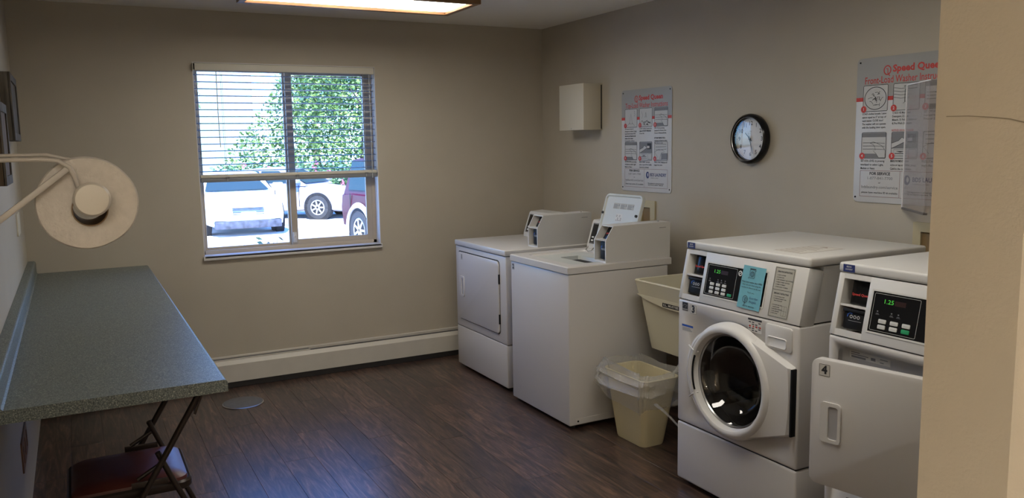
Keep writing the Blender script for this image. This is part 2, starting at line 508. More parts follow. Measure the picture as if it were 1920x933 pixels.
# vinyl planks, parts of the floor
PW, PL = 0.152, 1.22
pm = None
ix = 0; x = XL
while x < -0.001:
    w = min(PW, -x)
    y = 0.0 + (ix * 0.47 + random.uniform(0, .2)) % PL
    while y > YF:
        y1 = min(y, 0.0); y0 = max(y - PL, YF)
        if y1 - y0 > 0.02:
            key = (round(w, 4), round(y1 - y0, 3))
            if pm is None: pm = {}
            if key not in pm:
                g = 0.0004; W_, L_ = key
                o = MB().box(-W_ / 2 + g, W_ / 2 - g, -L_ / 2 + g, L_ / 2 - g, -0.003, 0.0, bev=0.0006, seg=1).build('plank', M_plank, floor)
                pm[key] = o; o.location = (x + w / 2, (y0 + y1) / 2, 0)
            else:
                o = pm[key].copy(); col.objects.link(o); o.parent = floor; o.location = (x + w / 2, (y0 + y1) / 2, 0)
        y -= PL
    x += PW; ix += 1

struct('wall_left', MB().box(XL - T, XL, YF, T, 0, H), M_wall, smooth=False)
struct('wall_right', MB().box(0, T, YF, T, 0, H), M_wall, smooth=False)
WX0, WX1, WZ0, WZ1 = -2.452, -1.300, 0.832, 2.036
wb = MB()
wb.box(XL, WX0, 0, T, 0, H).box(WX1, 0, 0, T, 0, H).box(WX0, WX1, 0, T, 0, WZ0).box(WX0, WX1, 0, T, WZ1, H)
struct('wall_back', wb, M_wall, smooth=False)
struct('ceiling', MB().box(XL - T, T, YF, T, H, H + 0.15), M_ceil, smooth=False)
# front wall with the wide doorway the camera looks through
DX0, DX1 = -3.30, -2.12
wf = MB().box(XL - T, DX0, YF - 0.125, YF, 0, H).box(DX1, T, YF - 0.125, YF, 0, H).box(DX0, DX1, YF - 0.125, YF, 2.12, H)
struct('wall_front', wf, M_wall_hall, smooth=False)
# hallway behind the camera
HY = -7.3
struct('floor_hall', MB().box(-4.6, 0.6, HY, YF - 0.0, -0.12, 0.0), mat('hall_carpet', (0.22, 0.18, 0.14), 0.95, noise=0.1, nscale=60), smooth=False)
struct('wall_hall_left', MB().box(-4.7, -4.6, HY, YF - 0.125, 0, H), M_wall_hall, smooth=False)
struct('wall_hall_right', MB().box(0.6, 0.7, HY, YF - 0.125, 0, H), M_wall_hall, smooth=False)
struct('wall_hall_back', MB().box(-4.7, 0.7, HY - 0.1, HY, 0, H), M_wall_hall, smooth=False)
struct('wall_hall_front', MB().box(-4.7, XL - T, YF - 0.125, YF, 0, H).box(T, 0.7, YF - 0.125, YF, 0, H), M_wall_hall, smooth=False)
struct('ceiling_hall', MB().box(-4.7, 0.7, HY - 0.1, YF, H, H + 0.15), M_ceil, smooth=False)
# scuff line on the doorway jamb
sc_ = MB(frame((DX1 - 0.0006, YF - 0.016, 1.542), (0, -1, 0), (0, 0, 1)))
sc_.stroke([(0, 0), (0.03, -0.0005), (0.06, -0.003), (0.085, -0.006), (0.108, -0.012)], 0.0012)
struct('jamb_scuff', sc_, mat('scuff', (0.42, 0.36, 0.27), 0.9), smooth=False)

# ------------------------------------------------------------------ window
win = bpy.data.objects.new('window_1', None); col.objects.link(win); win.location = ((WX0 + WX1) / 2, 0.1, WZ0)
win['kind'] = 'structure'
FY0, FY1 = 0.075, 0.125
FX0, FX1, FZ0, FZ1 = WX0, WX1, WZ0 + 0.012, WZ1
fr = MB()
fr.box(FX0, FX0 + .022, FY0, FY1, FZ0, FZ1, .003).box(FX1 - .028, FX1, FY0, FY1, FZ0, FZ1, .003)
fr.box(FX0, FX1, FY0, FY1, FZ1 - .03, FZ1, .003).box(FX0, FX1, FY0, FY1, FZ0, FZ0 + .028, .003)
fr.build('window_frame', M_frame, win)
def sash(x0, x1, z0, z1, y0, y1, wl_, wr_, wb_, wt_, name):
    m = MB().box(x0, x0 + wl_, y0, y1, z0, z1, .003).box(x1 - wr_, x1, y0, y1, z0, z1, .003)
    m.box(x0 + wl_ - .002, x1 - wr_ + .002, y0, y1, z0, z0 + wb_, .003).box(x0 + wl_ - .002, x1 - wr_ + .002, y0, y1, z1 - wt_, z1, .003)
    s = m.build(name, M_frame, win)
    MB().box(x0 + wl_ - .004, x1 - wr_ + .004, (y0 + y1) / 2 - .002, (y0 + y1) / 2 + .002, z0 + wb_ - .004, z1 - wt_ + .004).build('pane', M_glass, s, smooth=False)
    return s
sash(FX0 + .020, -1.862, FZ0 + .026, FZ1 - .028, .100, .120, .018, .035, .018, .02, 'sash')
rs_ = sash(-1.885, FX1 - .026, FZ0 + .026, FZ1 - .028, .077, .097, .042, .040, .036, .03, 'sash')
lt = MB().box(-1.878, -1.856, .066, .078, .888, .955, .002)
lt.box(-1.872, -1.862, .060, .068, .900, .915, .001).box(-1.872, -1.862, .060, .068, .928, .943, .001)
lt.build('latch', M_plastic, rs_, label='small white sash latch')
MB().box(WX0 + .001, WX1 - .001, -0.022, FY0 + .002, WZ0 - 0.0, WZ0 + .016, .004).box(WX0 - .006, WX1 + .006, -0.022, -0.001, WZ0 - .012, WZ0 + .016, .004).build('window_sill', M_sill, win)
rv = MB().box(WX0, WX0 + .004, .0, FY0, WZ0 + .016, WZ1).box(WX1 - .004, WX1, 0, FY0, WZ0 + .016, WZ1).box(WX0, WX1, 0, FY0, WZ1 - .004, WZ1)
rv.build('reveal', M_sill, win, smooth=False)

# blind
bl = thing('window_blind', 'white horizontal slat blind lowered over the upper half of the window', 'blind', (-1.876, 0.0, WZ1 - .005))
MB().box(WX0 - .002, WX1 - .016, -0.030, -0.012, 1.984, 2.028, .004).box(WX0 - .002, WX0 + .012, -0.03, .02, 1.984, 2.028, .002).build('valance', M_valance, bl)
MB().box(WX0 + .008, WX1 - .012, -0.008, 0.045, 1.990, 2.030, .002).build('head_rail', M_valance, bl)
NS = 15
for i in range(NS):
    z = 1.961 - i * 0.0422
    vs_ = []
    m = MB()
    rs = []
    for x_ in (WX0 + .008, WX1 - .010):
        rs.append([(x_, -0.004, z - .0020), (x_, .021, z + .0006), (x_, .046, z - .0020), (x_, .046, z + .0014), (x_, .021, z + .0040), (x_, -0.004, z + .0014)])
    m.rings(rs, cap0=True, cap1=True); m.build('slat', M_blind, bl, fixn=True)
MB().box(WX0 + .008, WX1 - .008, -0.006, 0.048, 1.331, 1.352, .004).build('bottom_rail', M_valance, bl)
MB().box(WX0 + .010, WX1 - .010, -0.002, 0.044, 1.304, 1.330, .003).build('slat_stack_shaded', mat('slat_stack_shaded', (0.22, 0.23, 0.25), 0.5), bl)  # stacked slats, set back; their shade is put into the darker colour
for x_ in (-2.285, -1.850, -1.385):
    MB().tube([(x_, -.006, 1.99), (x_, -.006, 1.31)], .0011, 6).tube([(x_, .047, 1.99), (x_, .047, 1.31)], .0011, 6).build('ladder_cord', M_cord, bl)
    MB().box(x_ - .012, x_ + .012, -.010, -.005, 1.328, 1.336, .001).build('cord_clip', M_inkg, bl)
MB().tube([(-1.345, -.012, 1.99), (-1.344, -.013, 1.6), (-1.345, -.012, 1.30)], .0022, 6).build('pull_cord', M_cord, bl)
MB().tube([(-1.318, -.012, 1.99), (-1.316, -.013, 1.6), (-1.317, -.012, 1.33)], .0018, 6).build('pull_cord', M_cord, bl)
MB().tube([(-2.318, -.014, 1.985), (-2.320, -.016, 1.7), (-2.317, -.014, 1.52)], .0028, 6).build('tilt_wand', M_cord, bl)

# ------------------------------------------------------------------ ceiling lights
def fixture(x0, x1, y0, y1, label, name='ceiling_light', z0=2.25, dm=None):
    t = thing(name, label, 'ceiling light', ((x0 + x1) / 2, (y0 + y1) / 2, H), group='ceiling lights')
    w = .034
    for a in ((x0, x1, y0, y0 + w), (x0, x1, y1 - w, y1), (x0, x0 + w, y0 + w, y1 - w), (x1 - w, x1, y0 + w, y1 - w)):
        MB().box(*a, z0, H - .001, .003).build('frame_rail', M_oak, t)
    MB().box(x0 + w - .001, x1 - w + .001, y0 + w - .001, y1 - w + .001, z0 + .016, z0 + .021).build('diffuser', dm or M_diff, t, smooth=False)
    MB().box(x0 + w, x1 - w, y0 + w, y1 - w, H - .02, H - .002).build('housing', M_plastic, t, smooth=False)
    return t
fixture(-2.335, -1.155, -1.348, -0.905, 'long wood framed fluorescent ceiling light glowing near the window')
fixture(-2.1, -0.92, -3.60, -3.16, 'unseen wood framed fluorescent ceiling light assumed over the front of the room', 'ceiling_light')  # fixture out of view, added on the assumption of a second light
fixture(-3.9, -2.7, -7.1, -6.65, 'wood framed fluorescent ceiling light in the hallway', 'ceiling_light', dm=M_diff_hall)

# ------------------------------------------------------------------ baseboard heater
ht = thing('baseboard_heater', 'long cream baseboard heater along the wall under the window', 'heater', (-1.7, -0.03, 0))
hx0, hx1 = XL + .002, -0.02
MB().box(hx0, hx1, -0.012, -0.001, .02, .192).build('back_panel', M_heater, ht, smooth=False)
m = MB(frame((hx0, 0, 0), (0, 1, 0), (0, 0, 1)))   # local x=+Y, y=Z, z=+X
def hpan(pts, name, mm, a=0, b=None):
    return MB(m.M).prism(pts, a, (hx1 - hx0) if b is None else b).build(name, mm, ht, fixn=True)
hpan([(-.001, .188), (-.001, .197), (-.011, .197), (-.013, .194), (-.013, .188)], 'top_cap', M_heater)
hpan([(-.066, .040), (-.062, .040), (-.062, .148), (-.040, .172), (-.042, .176), (-.066, .152)], 'front_cover', M_heater)
dsp = -1.835 - hx0
M_damp = mat('damper_grey', (0.20, 0.20, 0.20), 0.35, metal=0.5)
hpan([(-.013, .183), (-.013, .186), (-.030, .181), (-.030, .178)], 'damper', M_damp, 0, dsp)
hpan([(-.031, .176), (-.031, .182), (-.036, .180), (-.036, .175)], 'damper_lip', M_heater, 0, dsp)
hpan([(-.023, .170), (-.023, .180), (-.026, .180), (-.026, .170)], 'damper_lip', M_damp, dsp + .01)
MB().box(hx0 + .01, hx1 - .01, -.056, -.014, .06, .14).build('fin_tube', M_fin, ht, smooth=False)
MB().box(hx0, hx1, -.060, -.001, .002, .040).build('toe_base', M_cove, ht, smooth=False)

# ------------------------------------------------------------------ counter
ct = thing('folding_counter', 'long grey-green speckled laminate counter along the left wall', 'counter', (-3.09, -1.42, .78))
KX, KY = -2.773, -2.84
m = MB(frame((0, KY, 0), (-1, 0, 0), (0, 0, 1)))   # local x=-X, y=Z, z = -X x Z = +Y
prof = [(-(XL + .001), .782), (-(XL + .001), .82)]
arc = [(-(KX) + .012 - .012 * math.sin(R(a)), .808 + .012 * math.cos(R(a))) for a in range(0, 91, 15)]
pr_ = prof + arc + [(-KX, .782)]
m.prism(pr_, 0, -KY - .001).build('worktop', M_lam, ct, fixn=True)
bp_ = [(-(XL + .001), .79 + .029), (-(XL + .001), .893)] + [(-(XL + .030) + .0 - .010 * math.sin(R(a)), .883 + .010 * math.cos(R(a))) for a in range(0, 91, 30)] + [(-(XL + .040), .826), (-(XL + .046), .8195), (-(XL + .046), .8185)]
MB(m.M).prism(bp_, .0005, -KY - .001).build('backsplash', M_lam, ct, fixn=True)
for yy in (-2.45, -1.3, -.2):
    b_ = MB(frame((0, yy, 0), (-1, 0, 0), (0, 0, 1)))
    b_.prism([(-(XL + .001), .45), (-(XL + .001), .781), (-(XL + .42), .781), (-(XL + .42), .755), (-(XL + .04), .45)], 0, .025)
    if yy > -2: b_.build('bracket', M_wall, ct, fixn=True)
# brown outlet plate under the counter
op = thing('outlet_plate', 'brown outlet plate low on the left wall under the counter', 'outlet', (XL, -1.53, .31))
Mo = frame((XL + .0005, -1.57, .315), (0, 1, 0), (0, 0, 1))
MB(Mo).prism(rrect(-.165, -.062, .165, .062, .006), 0, .006, .002).build('cover_plate', M_brownp, op)
for dx in (-.11, 0, .11):
    MB(Mo).prism(rrect(dx - .016, -.035, dx + .016, .035, .012), .005, .0085, .001).build('receptacle', M_brownp, op)
op = thing('switch_plate', 'slim cream cover plate on the left wall above the counter', 'outlet', (XL, -.60, 1.155))
Mo = frame((XL + .0005, -.60, 1.155), (0, 1, 0), (0, 0, 1))
MB(Mo).prism(rrect(-.10, -.055, .10, .055, .006), 0, .007, .002).build('cover_plate', M_boxp, op)

# ------------------------------------------------------------------ floor cap
fc = thing('floor_cap', 'round grey metal cover plate set on the floor before the heater', 'floor cover', (-2.34, -.42, 0))
MB(Matrix.Translation((-2.34, -.42, 0))).lathe([(.118, 0), (.118, .003), (.112, .007), (.104, .008)], 48, cap0=True, cap1=True).build('disc', M_cap, fc)
MB(Matrix.Translation((-2.34, -.42, 0))).lathe([(.119, .0005), (.119, .004), (.115, .0062), (.113, .0068)], 48).build('rim', M_steel, fc)

# ------------------------------------------------------------------ wall things
# pictures on the left wall
def wblock(x1, y0, y1, z0, z1, m, label):
    t = thing('wall_picture', label, 'picture', (XL, (y0 + y1) / 2, (z0 + z1) / 2), group='pictures on the left wall')
    MB().box(XL + .001, x1 - .006, y0, y1, z0, z1, .002).build('panel', m, t)
    w = .035
    for a in ((y0, y0 + w, z0, z1), (y1 - w, y1, z0, z1), (y0 + w, y1 - w, z0, z0 + w), (y0 + w, y1 - w, z1 - w, z1)):
        MB().box(x1 - .012, x1, a[0], a[1], a[2], a[3], .002).build('frame_rail', M_weath, t)
wblock(-3.355, -1.02, -.52, 1.565, 1.872, M_weath, 'dark weathered wood picture high on the left wall, farther of the pair')
wblock(-3.355, -1.85, -1.50, 1.39, 1.70, M_weath2, 'brown wood picture on the left wall, nearer and lower of the pair')

# tissue roll on its bracket
ry0, ry1 = -4.285, -4.185
TX, TZ = -3.131, 1.4535
br = thing('roll_bracket', 'painted metal wall bracket with diagonal brace holding a paper roll', 'bracket', (XL, -4.3, 1.4))
P_ = [(XL, -4.305, 1.508), (-3.175, -4.305, 1.507), (-3.158, -4.305, 1.505), (-3.147, -4.305, 1.497), (-3.143, -4.305, 1.487), (-3.138, -4.305, 1.466)]
MB().tube(P_, .0028, 10).build('arm', M_bar, br)
MB().tube([(XL, -4.270, 1.512), (-3.17, -4.270, 1.512), (-3.146, -4.272, 1.506)], .0022, 10).build('arm', M_bar, br)
bs = MB(frame((XL, -4.300, 1.300), Vector((-3.147 - XL, 0, 1.500 - 1.300)), (0, 1, 0)))
L_ = math.hypot(-3.147 - XL, .2)
bs.box(0, L_, -.006, .012, -.0055, .0015, .001).build('brace', M_bar, br)
MB().tube([(-3.131, -4.31, 1.462), (-3.131, -4.15, 1.462)], .007, 12).build('rod', M_blackm, br)
cp = MB(frame((-3.127, -4.335, 1.4605), (1, 0, 0), (0, 0, 1)))  # z = X x Z = -Y
cp.lathe([(.0185, -.014), (.0195, -.012), (.0200, .000), (.0193, .0045), (.0172, .0072), (.0100, .0078), (.0012, .0078), (.0012, .0084), (.0002, .0086)], 40, cap0=True, cap1=True).build('end_cap', M_capp, br)
MB().box(XL, XL + .004, -4.33, -4.25, 1.27, 1.53, .001).build('wall_plate', M_bar, br)
rl = thing('paper_roll', 'white paper roll hanging on the metal bracket above the counter', 'paper roll', (TX, (ry0 + ry1) / 2, TZ - .053))
mm = MB(frame((TX, ry0, TZ), (1, 0, 0), (0, 0, 1)))
def ringp(r, z, j=0.0):
    out = []
    for i in range(96):
        a = 2 * PI * i / 96
        rr = r * (1 + j * (0.6 * math.sin(2 * a + .6) + .5 * math.sin(3 * a + 2) + .3 * math.sin(7 * a)))
        out.append((rr * math.cos(a), rr * math.sin(a), z))
    return out
def offc(rg, dx, dy): return [(p[0] + dx, p[1] + dy, p[2]) for p in rg]
hx_, hy_ = .002, -.008
mm.rings([offc(ringp(.0200, -.098), hx_, hy_), offc(ringp(.0200, -.001), hx_, hy_), offc(ringp(.0212, .0002, .01), hx_, hy_), ringp(.035, .0012, .01), ringp(.050, .0008, .012), ringp(.0540, -.0002, .014), ringp(.0556, -.003, .015), ringp(.0556, -.097, .015), ringp(.053, -.1, .015), offc(ringp(.0200, -.098), hx_, hy_)])
mm.build('paper', M_paper, rl, fixn=True)
MB(mm.M).rings([offc(ringp(.0200, -.099), hx_, hy_), offc(ringp(.0200, -.0015), hx_, hy_), offc(ringp(.0186, -.0015), hx_, hy_), offc(ringp(.0186, -.099), hx_, hy_)]).build('core', M_card, rl, fixn=True)

# box on the right wall
bx = thing('wall_box', 'plain cream metal box on the right wall beside the back corner', 'wall box', (0, -.64, 1.75))
MB().box(-.150, -.0005, -.790, -.487, 1.595, 1.897, .0015).build('cover', M_boxp, bx)
MB().box(-.0135, -.006, -.7915, -.789, 1.600, 1.888).build('slot', M_gap, bx, smooth=False)
MB(frame((-.1502, -.64, 1.605), (0, -1, 0), (0, 0, 1))).cyl((0, 0), .004, 0, .002, 12).build('screw', M_steel, bx)

# clock
ck = thing('wall_clock', 'round black rimmed wall clock with white dial on the right wall', 'clock', (0, -2.170, 1.517))
Mc = frame((-.0005, -2.170, 1.517), (0, -1, 0), (0, 0, 1))   # local z = -X
MB(Mc).lathe([(.122, .0), (.128, .006), (.130, .022), (.127, .036), (.119, .043), (.112, .040), (.108, .032), (.106, .018)], 72).build('rim', M_black, ck)
MB(Mc).lathe([(.1135, .0395), (.1125, .0415), (.1105, .0395)], 72).build('rim_trim', M_steel, ck)
MB(Mc).lathe([(.110, .004), (.110, .016), (.001, .016)], 64, cap0=True, cap1=True).build('dial', mat('dial', (0.70, 0.69, 0.67), 0.5), ck)
for k in range(1, 13):
    a = R(90 - 30 * k); r_ = .080
    text(str(k), 0, .0215, at(Mc, r_ * math.cos(a), r_ * math.sin(a)), M_ink, ck, 'numeral', z=.0164, bold=.015)
tk = MB(Mc)
for k in range(60):
    a = R(6 * k); r0 = .098 if k % 5 else .096
    tk.stroke([(r0 * math.cos(a), r0 * math.sin(a)), (.102 * math.cos(a), .102 * math.sin(a))], .0012 if k % 5 else .0025, .0164)
tk.build('minute_marks', M_ink, ck, smooth=False)
def hand(ang, l, w, z, name, tail=.014):
    a = R(90 - ang); d = Vector((math.cos(a), math.sin(a))); n_ = Vector((-d.y, d.x))
    MB(Mc).prism([tuple(-d * tail - n_ * w / 2), tuple(d * l - n_ * w * .3), tuple(d * (l + .004)), tuple(d * l + n_ * w * .3), tuple(-d * tail + n_ * w / 2)], z, z + .0008).build(name, M_ink, ck, smooth=False, fixn=True)
hand(312, .045, .0055, .020, 'hour_hand'); hand(163, .078, .0045, .022, 'minute_hand'); hand(352, .03, .0015, .024, 'second_hand')
MB(Mc).cyl((0, 0), .005, .017, .026, 16).build('hub', M_ink, ck)
text('Quartz', .016, .004, at(Mc, 0, .040), M_ink, ck, z=.0164)
MB(Mc).lathe([(.108, .031), (.08, .0335), (.04, .0355), (.001, .036)], 64, cap1=True).build('cover_glass', M_clockglass, ck)

# outlet boxes behind machines
def supply_box(y0, y1, z0, z1, iy0, iy1, iz0, iz1, label, loc_cat='supply box'):
    t = thing('supply_box', label, 'outlet box', (0, (y0 + y1) / 2, z0), group='supply boxes behind the machines')
    M = frame((-.0005, 0, 0), (0, -1, 0), (0, 0, 1))
    o_ = rrect(-y1, z0, -y0, z1, .004); i_ = rrect(-iy1, iz0, -iy0, iz1, .002)
    q = MB(M); hole_panel(q, o_, i_, 0, .012, -.0); q.build('flange', M_tan, t, fixn=True)
    MB(M).rect(-iy1, iz0, -iy0, iz1, .001).build('recess', M_tand, t, smooth=False)
    MB(M).tube([((-iy0 - iy1) / 2, iz0 + .02, .001), ((-iy0 - iy1) / 2, iz0 + .02, .02), ((-iy0 - iy1) / 2, iz0 - .03, .03)], .006).build('valve', M_chrome, t)
supply_box(-1.368, -1.205, .93, 1.150, -1.322, -1.235, .95, 1.107, 'tan washer supply box on the wall behind the raised lid')
supply_box(-3.35, -3.128, .93, 1.158, -3.30, -3.165, .95, 1.118, 'tan supply box on the wall behind the front load washer')

# ------------------------------------------------------------------ instruction signs
def hand_pts(s=1.0):
    return [(-.02, -.42), (.30, -.45), (.42, -.15), (.40, .10), (.22, .22), (.02, .25), (-.12, .18), (-.02, .12), (.10, .10), (-.05, .02), (-.10, -.06), (.02, -.10), (.0, -.2)]
def pict(kind, M, cx, cy, w, h, n, par, rnd):
    X0, X1, Y0, Y1 = cx - w / 2, cx + w / 2, cy - h / 2, cy + h / 2
    MB(M).poly(rrect(X0, Y0, X1, Y1, .006), .0006).build('pictogram', M_pict, par, smooth=False)
    g = MB(M); k = MB(M); z1, z2 = .0010, .0014
    lw = .0016
    k.stroke(rrect(X0, Y0, X1, Y1, .006), .0022, z2, True)
    def S(pts): return [(cx + p[0] * w, cy + p[1] * h) for p in pts]
    if kind == 'drum':
        k.stroke(circ(cx, cy, w * .44, 40, h * .43), .0028, z2, True)
        for i in range(26):
            a = rnd.uniform(0, 2 * PI); q = rnd.uniform(0, .3); px, py = q * math.cos(a), q * math.sin(a) - .02
            t = rnd.uniform(0, PI); l_ = rnd.uniform(.08, .2)
            k.stroke(S([(px - l_ / 2 * math.cos(t), py - l_ / 2 * math.sin(t)), (px, py + rnd.uniform(.02, .06)), (px + l_ / 2 * math.cos(t), py + l_ / 2 * math.sin(t))]), lw, z2)
    elif kind == 'dispenser':
        for i in range(4): k.stroke(S([(-.48, .35 - i * .12), (-.2, .30 - i * .12), (.1, .33 - i * .12)]), lw, z2)
        k.stroke(S([(-.1, .38), (.40, .42), (.40, .3), (-.05, .26), (-.05, -.2)]), .003, z2)
        k.stroke(S([(.02, .3), (.02, -.15), (-.12, -.25)]), lw, z2)
    elif kind == 'agitator':
        k.stroke(S([(-.12, -.35), (-.05, .05), (0, .25), (.05, .05), (.12, -.35)]), lw, z2)
        k.stroke(S([(-.3, -.42), (-.1, -.25), (0, -.35), (.1, -.25), (.3, -.42)]), lw, z2)
        k.stroke(S([(.25, .4), (.35, .33), (.25, .3), (.35, .22), (.28, .1)]), .002, z2)
    elif kind == 'load':
        k.stroke(S([(0, .28), (-.06, 0), (0, .1), (.06, 0), (0, .28)]), lw, z2)
        k.stroke(S([(-.35, .35), (-.25, .1), (-.33, -.05)]), lw, z2)
        for i in range(14):
            px, py = rnd.uniform(-.3, .35), rnd.uniform(-.42, -.18)
            k.stroke(S([(px - .07, py), (px, py + .06), (px + .07, py - .02)]), .003, z2)
    elif kind == 'panel':
        g.poly(S([(-.5, .32), (.5, .32), (.5, .48), (-.5, .48)]), z1)
        g.poly(S([(-.5, -.48), (.5, -.48), (.5, -.32), (-.5, -.32)]), z1)
        for i in range(3): k.stroke(S([(-.45, .1 - i * .12), (-.2, .1 - i * .12), (.05, .1 - i * .12), (.45, .08 - i * .12)]), .0018, z2)
        hp = S([(.0, .02), (-.15, .10), (-.02, .14), (.15, .08), (.35, -.02), (.48, -.2), (.48, -.47), (.22, -.47), (.10, -.3), (-.02, -.2), (.08, -.18), (.06, -.08)])
        MB(M).poly(hp, .0012).build('pictogram', M_pict, par, smooth=False); k.stroke(hp, lw, z2, True)
    elif kind == 'coin':
        g.poly(S([(-.5, -.12), (.5, -.12), (.5, .48), (-.5, .48)]), z1)
        hp = S([(-.5, -.12), (-.2, .02), (.0, .12), (.08, .2), (-.1, .30), (-.22, .18), (-.5, .08)])
        MB(M).poly(hp, .0012).build('pictogram', M_pict, par, smooth=False); k.stroke(hp, .0022, z2, True)
        k.poly(S([(.12, .10), (.44, .10), (.44, .42), (.12, .42)]), z1 + .0001)
        MB(M).poly(S([(.1, .16), (.3, .16), (.3, .28), (.1, .28)]), .0013).build('pictogram', M_pict, par, smooth=False)
        k.stroke(S([(-.40, -.40), (.10, -.40), (.10, -.16), (-.40, -.16)]), lw, z2, True)
        k.poly(S([(-.32, -.22), (-.14, -.27), (.02, -.22)]), z2); k.stroke(S([(-.36, -.31), (.04, -.31)]), .003, z2)
        k.stroke(S([(.18, -.45), (.45, -.45), (.45, -.15), (.18, -.15)]), lw, z2, True)
    elif kind == 'start':
        for i in range(3): k.stroke(S([(-.42, .38 - i * .16), (-.1, .38 - i * .16), (.4, .36 - i * .13)]), .0022, z2)
        g.poly(S([(.02, -.45), (.48, -.45), (.48, -.12), (.02, -.12)]), z1)
        hp = S([(-.48, -.05), (-.2, .08), (.1, .06), (.3, -.05), (.05, -.08), (-.02, -.2), (-.08, -.4), (.1, -.45), (-.35, -.47), (-.28, -.3)])
        MB(M).poly(hp, .0012).build('pictogram', M_pict, par, smooth=False); k.stroke(hp, lw, z2, True)
    if g.v: g.build('pictogram_shading', M_pictd, par, smooth=False)['kind'] = 'stuff'
    k.build('pictogram_lines', M_ink, par, smooth=False)
    # number disc
    bx_, by_ = X0 + .004, Y0 + .010
    MB(M).poly(circ(bx_, by_, .0145, 28), .0018).build('number_disc', M_red, par, smooth=False)
    text(str(n), 0, .013, at(M, bx_, by_), M_signw, par, 'lettering', z=.0022, bold=.02)

def para(lines, M, x, ytop, lh, par, w=.125, bold=(), red=()):
    for i, s in enumerate(lines):
        full = max(len(q) for q in lines)
        text(s, w * len(s) / full, lh * .58, at(M, x, ytop - (i + .5) * lh), M_red if i in red else M_ink, par, 'lettering', 'LEFT', bold=.035 if i in bold else .012, z=.0008)

def sign(ya, z0, z1, label, head, kinds, paras, W=.50, seed=1):
    rnd = random.Random(seed)
    t = thing('instruction_sign', label, 'sign', (0, ya - W / 2, z0), group='instruction signs on the right wall')
    Hh = z1 - z0
    M = frame((-.0055, ya, z0), (0, -1, 0), (0, 0, 1))
    MB(M).prism(rrect(0, 0, W, Hh, .022), -.005, 0, .0008).build('panel', M_signw, t)
    yg = Hh * .715
    top = [p for p in rrect(.0, 0, W, Hh, .022) if p[1] > Hh * .5]
    MB(M).poly(top + [(0, yg), (W, yg)], .0003).build('header_band', M_signg, t, smooth=False)
    MB(M).rect(0, yg - .007, W, yg + .010, .0005).build('red_stripe', M_red, t, smooth=False)
    MB(M).stroke(circ(W * .31, Hh * .906, .0165, 28, .0185), .005, .0006, True).stroke([(W * .31 - .006, Hh * .906 + .006), (W * .31 + .002, Hh * .906 + .006), (W * .31 + .002, Hh * .906 - .012), (W * .31 + .013, Hh * .906 - .026)], .004, .0007).build('emblem', M_red, t, smooth=False)
    text('Speed Queen', .235, .029, at(M, W * .60, Hh * .912), M_red, t, 'lettering', bold=.035, z=.0006)
    text(head, W * .84, .031, at(M, W * .505, Hh * .842), M_red, t, 'lettering', bold=.008, z=.0006)
    cx = [W * .20, W * .505, W * .805]; pw, ph = W * .25, Hh * .178
    for i in range(6):
        cy = Hh * .722 if i < 3 else Hh * .398
        pict(kinds[i], M, cx[i % 3], cy, pw, ph, i + 1, t, rnd)
        lines, bold, red = paras[i]
        para(lines, M, cx[i % 3] - pw * .52, cy - ph * .53, Hh * .0235 if i < 3 else Hh * .026, t, W * .245, bold, red)
    # service box
    bx0, bx1, by0, by1 = W * .07, W * .475, Hh * .042, Hh * .222
    MB(M).stroke(rrect(bx0, by0, W * .93, by1, .002), .0016, .0008, True).stroke([(bx1, by0), (bx1, by1)], .0016, .0008).build('service_frame', mat('box_line', (.25, .12, .12), .5), t, smooth=False)
    mx = (bx0 + bx1) / 2
    text('FOR SERVICE', .105, .0125, at(M, mx, Hh * .202), M_ink, t, bold=.03)
    text('1-877-841-7700', .128, .0125, at(M, mx, Hh * .170), M_inkg, t)
    text('or', .012, .009, at(M, mx, Hh * .140), M_ink, t)
    text('bdslaundry.com/service', .185, .0125, at(M, mx, Hh * .108), M_inkg, t, bold=.01)
    text('please have machine ID # available', .185, .0085, at(M, mx, Hh * .070), M_ink, t, bold=.012)
    mx2 = (bx1 + W * .93) / 2
    MB(M).poly(circ(bx1 + .035, Hh * .165, .0155, 24, .021), .0008).build('emblem', M_navy, t, smooth=False)
    MB(M).poly(circ(bx1 + .038, Hh * .168, .006, 16, .012), .0010).build('emblem', M_signw, t, smooth=False)
    text('BDS LAUNDRY', .155, .019, at(M, bx1 + .137, Hh * .168), M_navy, t, bold=.025)
    text('COMMERCIAL LAUNDRY', .08, .005, at(M, bx1 + .10, Hh * .138), M_ink, t)
    text('This equipment is owned and serviced\nby the laundry operator. Thank you.', .155, .007, at(M, mx2, Hh * .078), M_ink, t, bold=.02)
    for sx_, sy_ in ((.016, Hh - .018), (W - .016, Hh - .018), (.012, .022), (W - .016, .022)):
        MB(M).cyl((sx_, sy_), .004, 0, .002, 12).build('screw', M_blackm, t)
    return t
sign(-1.016, 1.202, 1.834, 'top-load washer instruction sign on the right wall, farther of the two', 'Top-Load Washer Instructions',
     ['agitator', 'load', 'panel', 'panel', 'coin', 'start'],
     [(['ADD measured amount of', 'detergent to washer. If using', 'liquid chlorine bleach, ADD', 'detergent and bleach to the', 'bottom of the washer.', 'If using fabric softener', 'pour into agitator.'], (3, 4), ()),
      (['LOAD clothes loosely into', 'washer. DO NOT OVERLOAD.', 'Close lid.'], (1,), ()),
      (['SET CYCLE by pressing', 'touchpad for Normal, Perm', 'Press or Delicates/Knits.', '', 'SET WASH TEMPERATURE by', 'pressing touchpad to select', 'Hot, Warm or Cold.'], (4,), ()),
      (['SET SOIL LEVEL by pressing', 'touchpad to select Light,', 'Medium or Heavy.'], (), ()),
      (['MAKE PAYMENT. Insert card,', 'coins or tap and Wait. Quickly', 'Card to the Card Reader.'], (), ()),
      (['PRESS START. Machine will', 'begin the cycle.'], (), ())], seed=3)
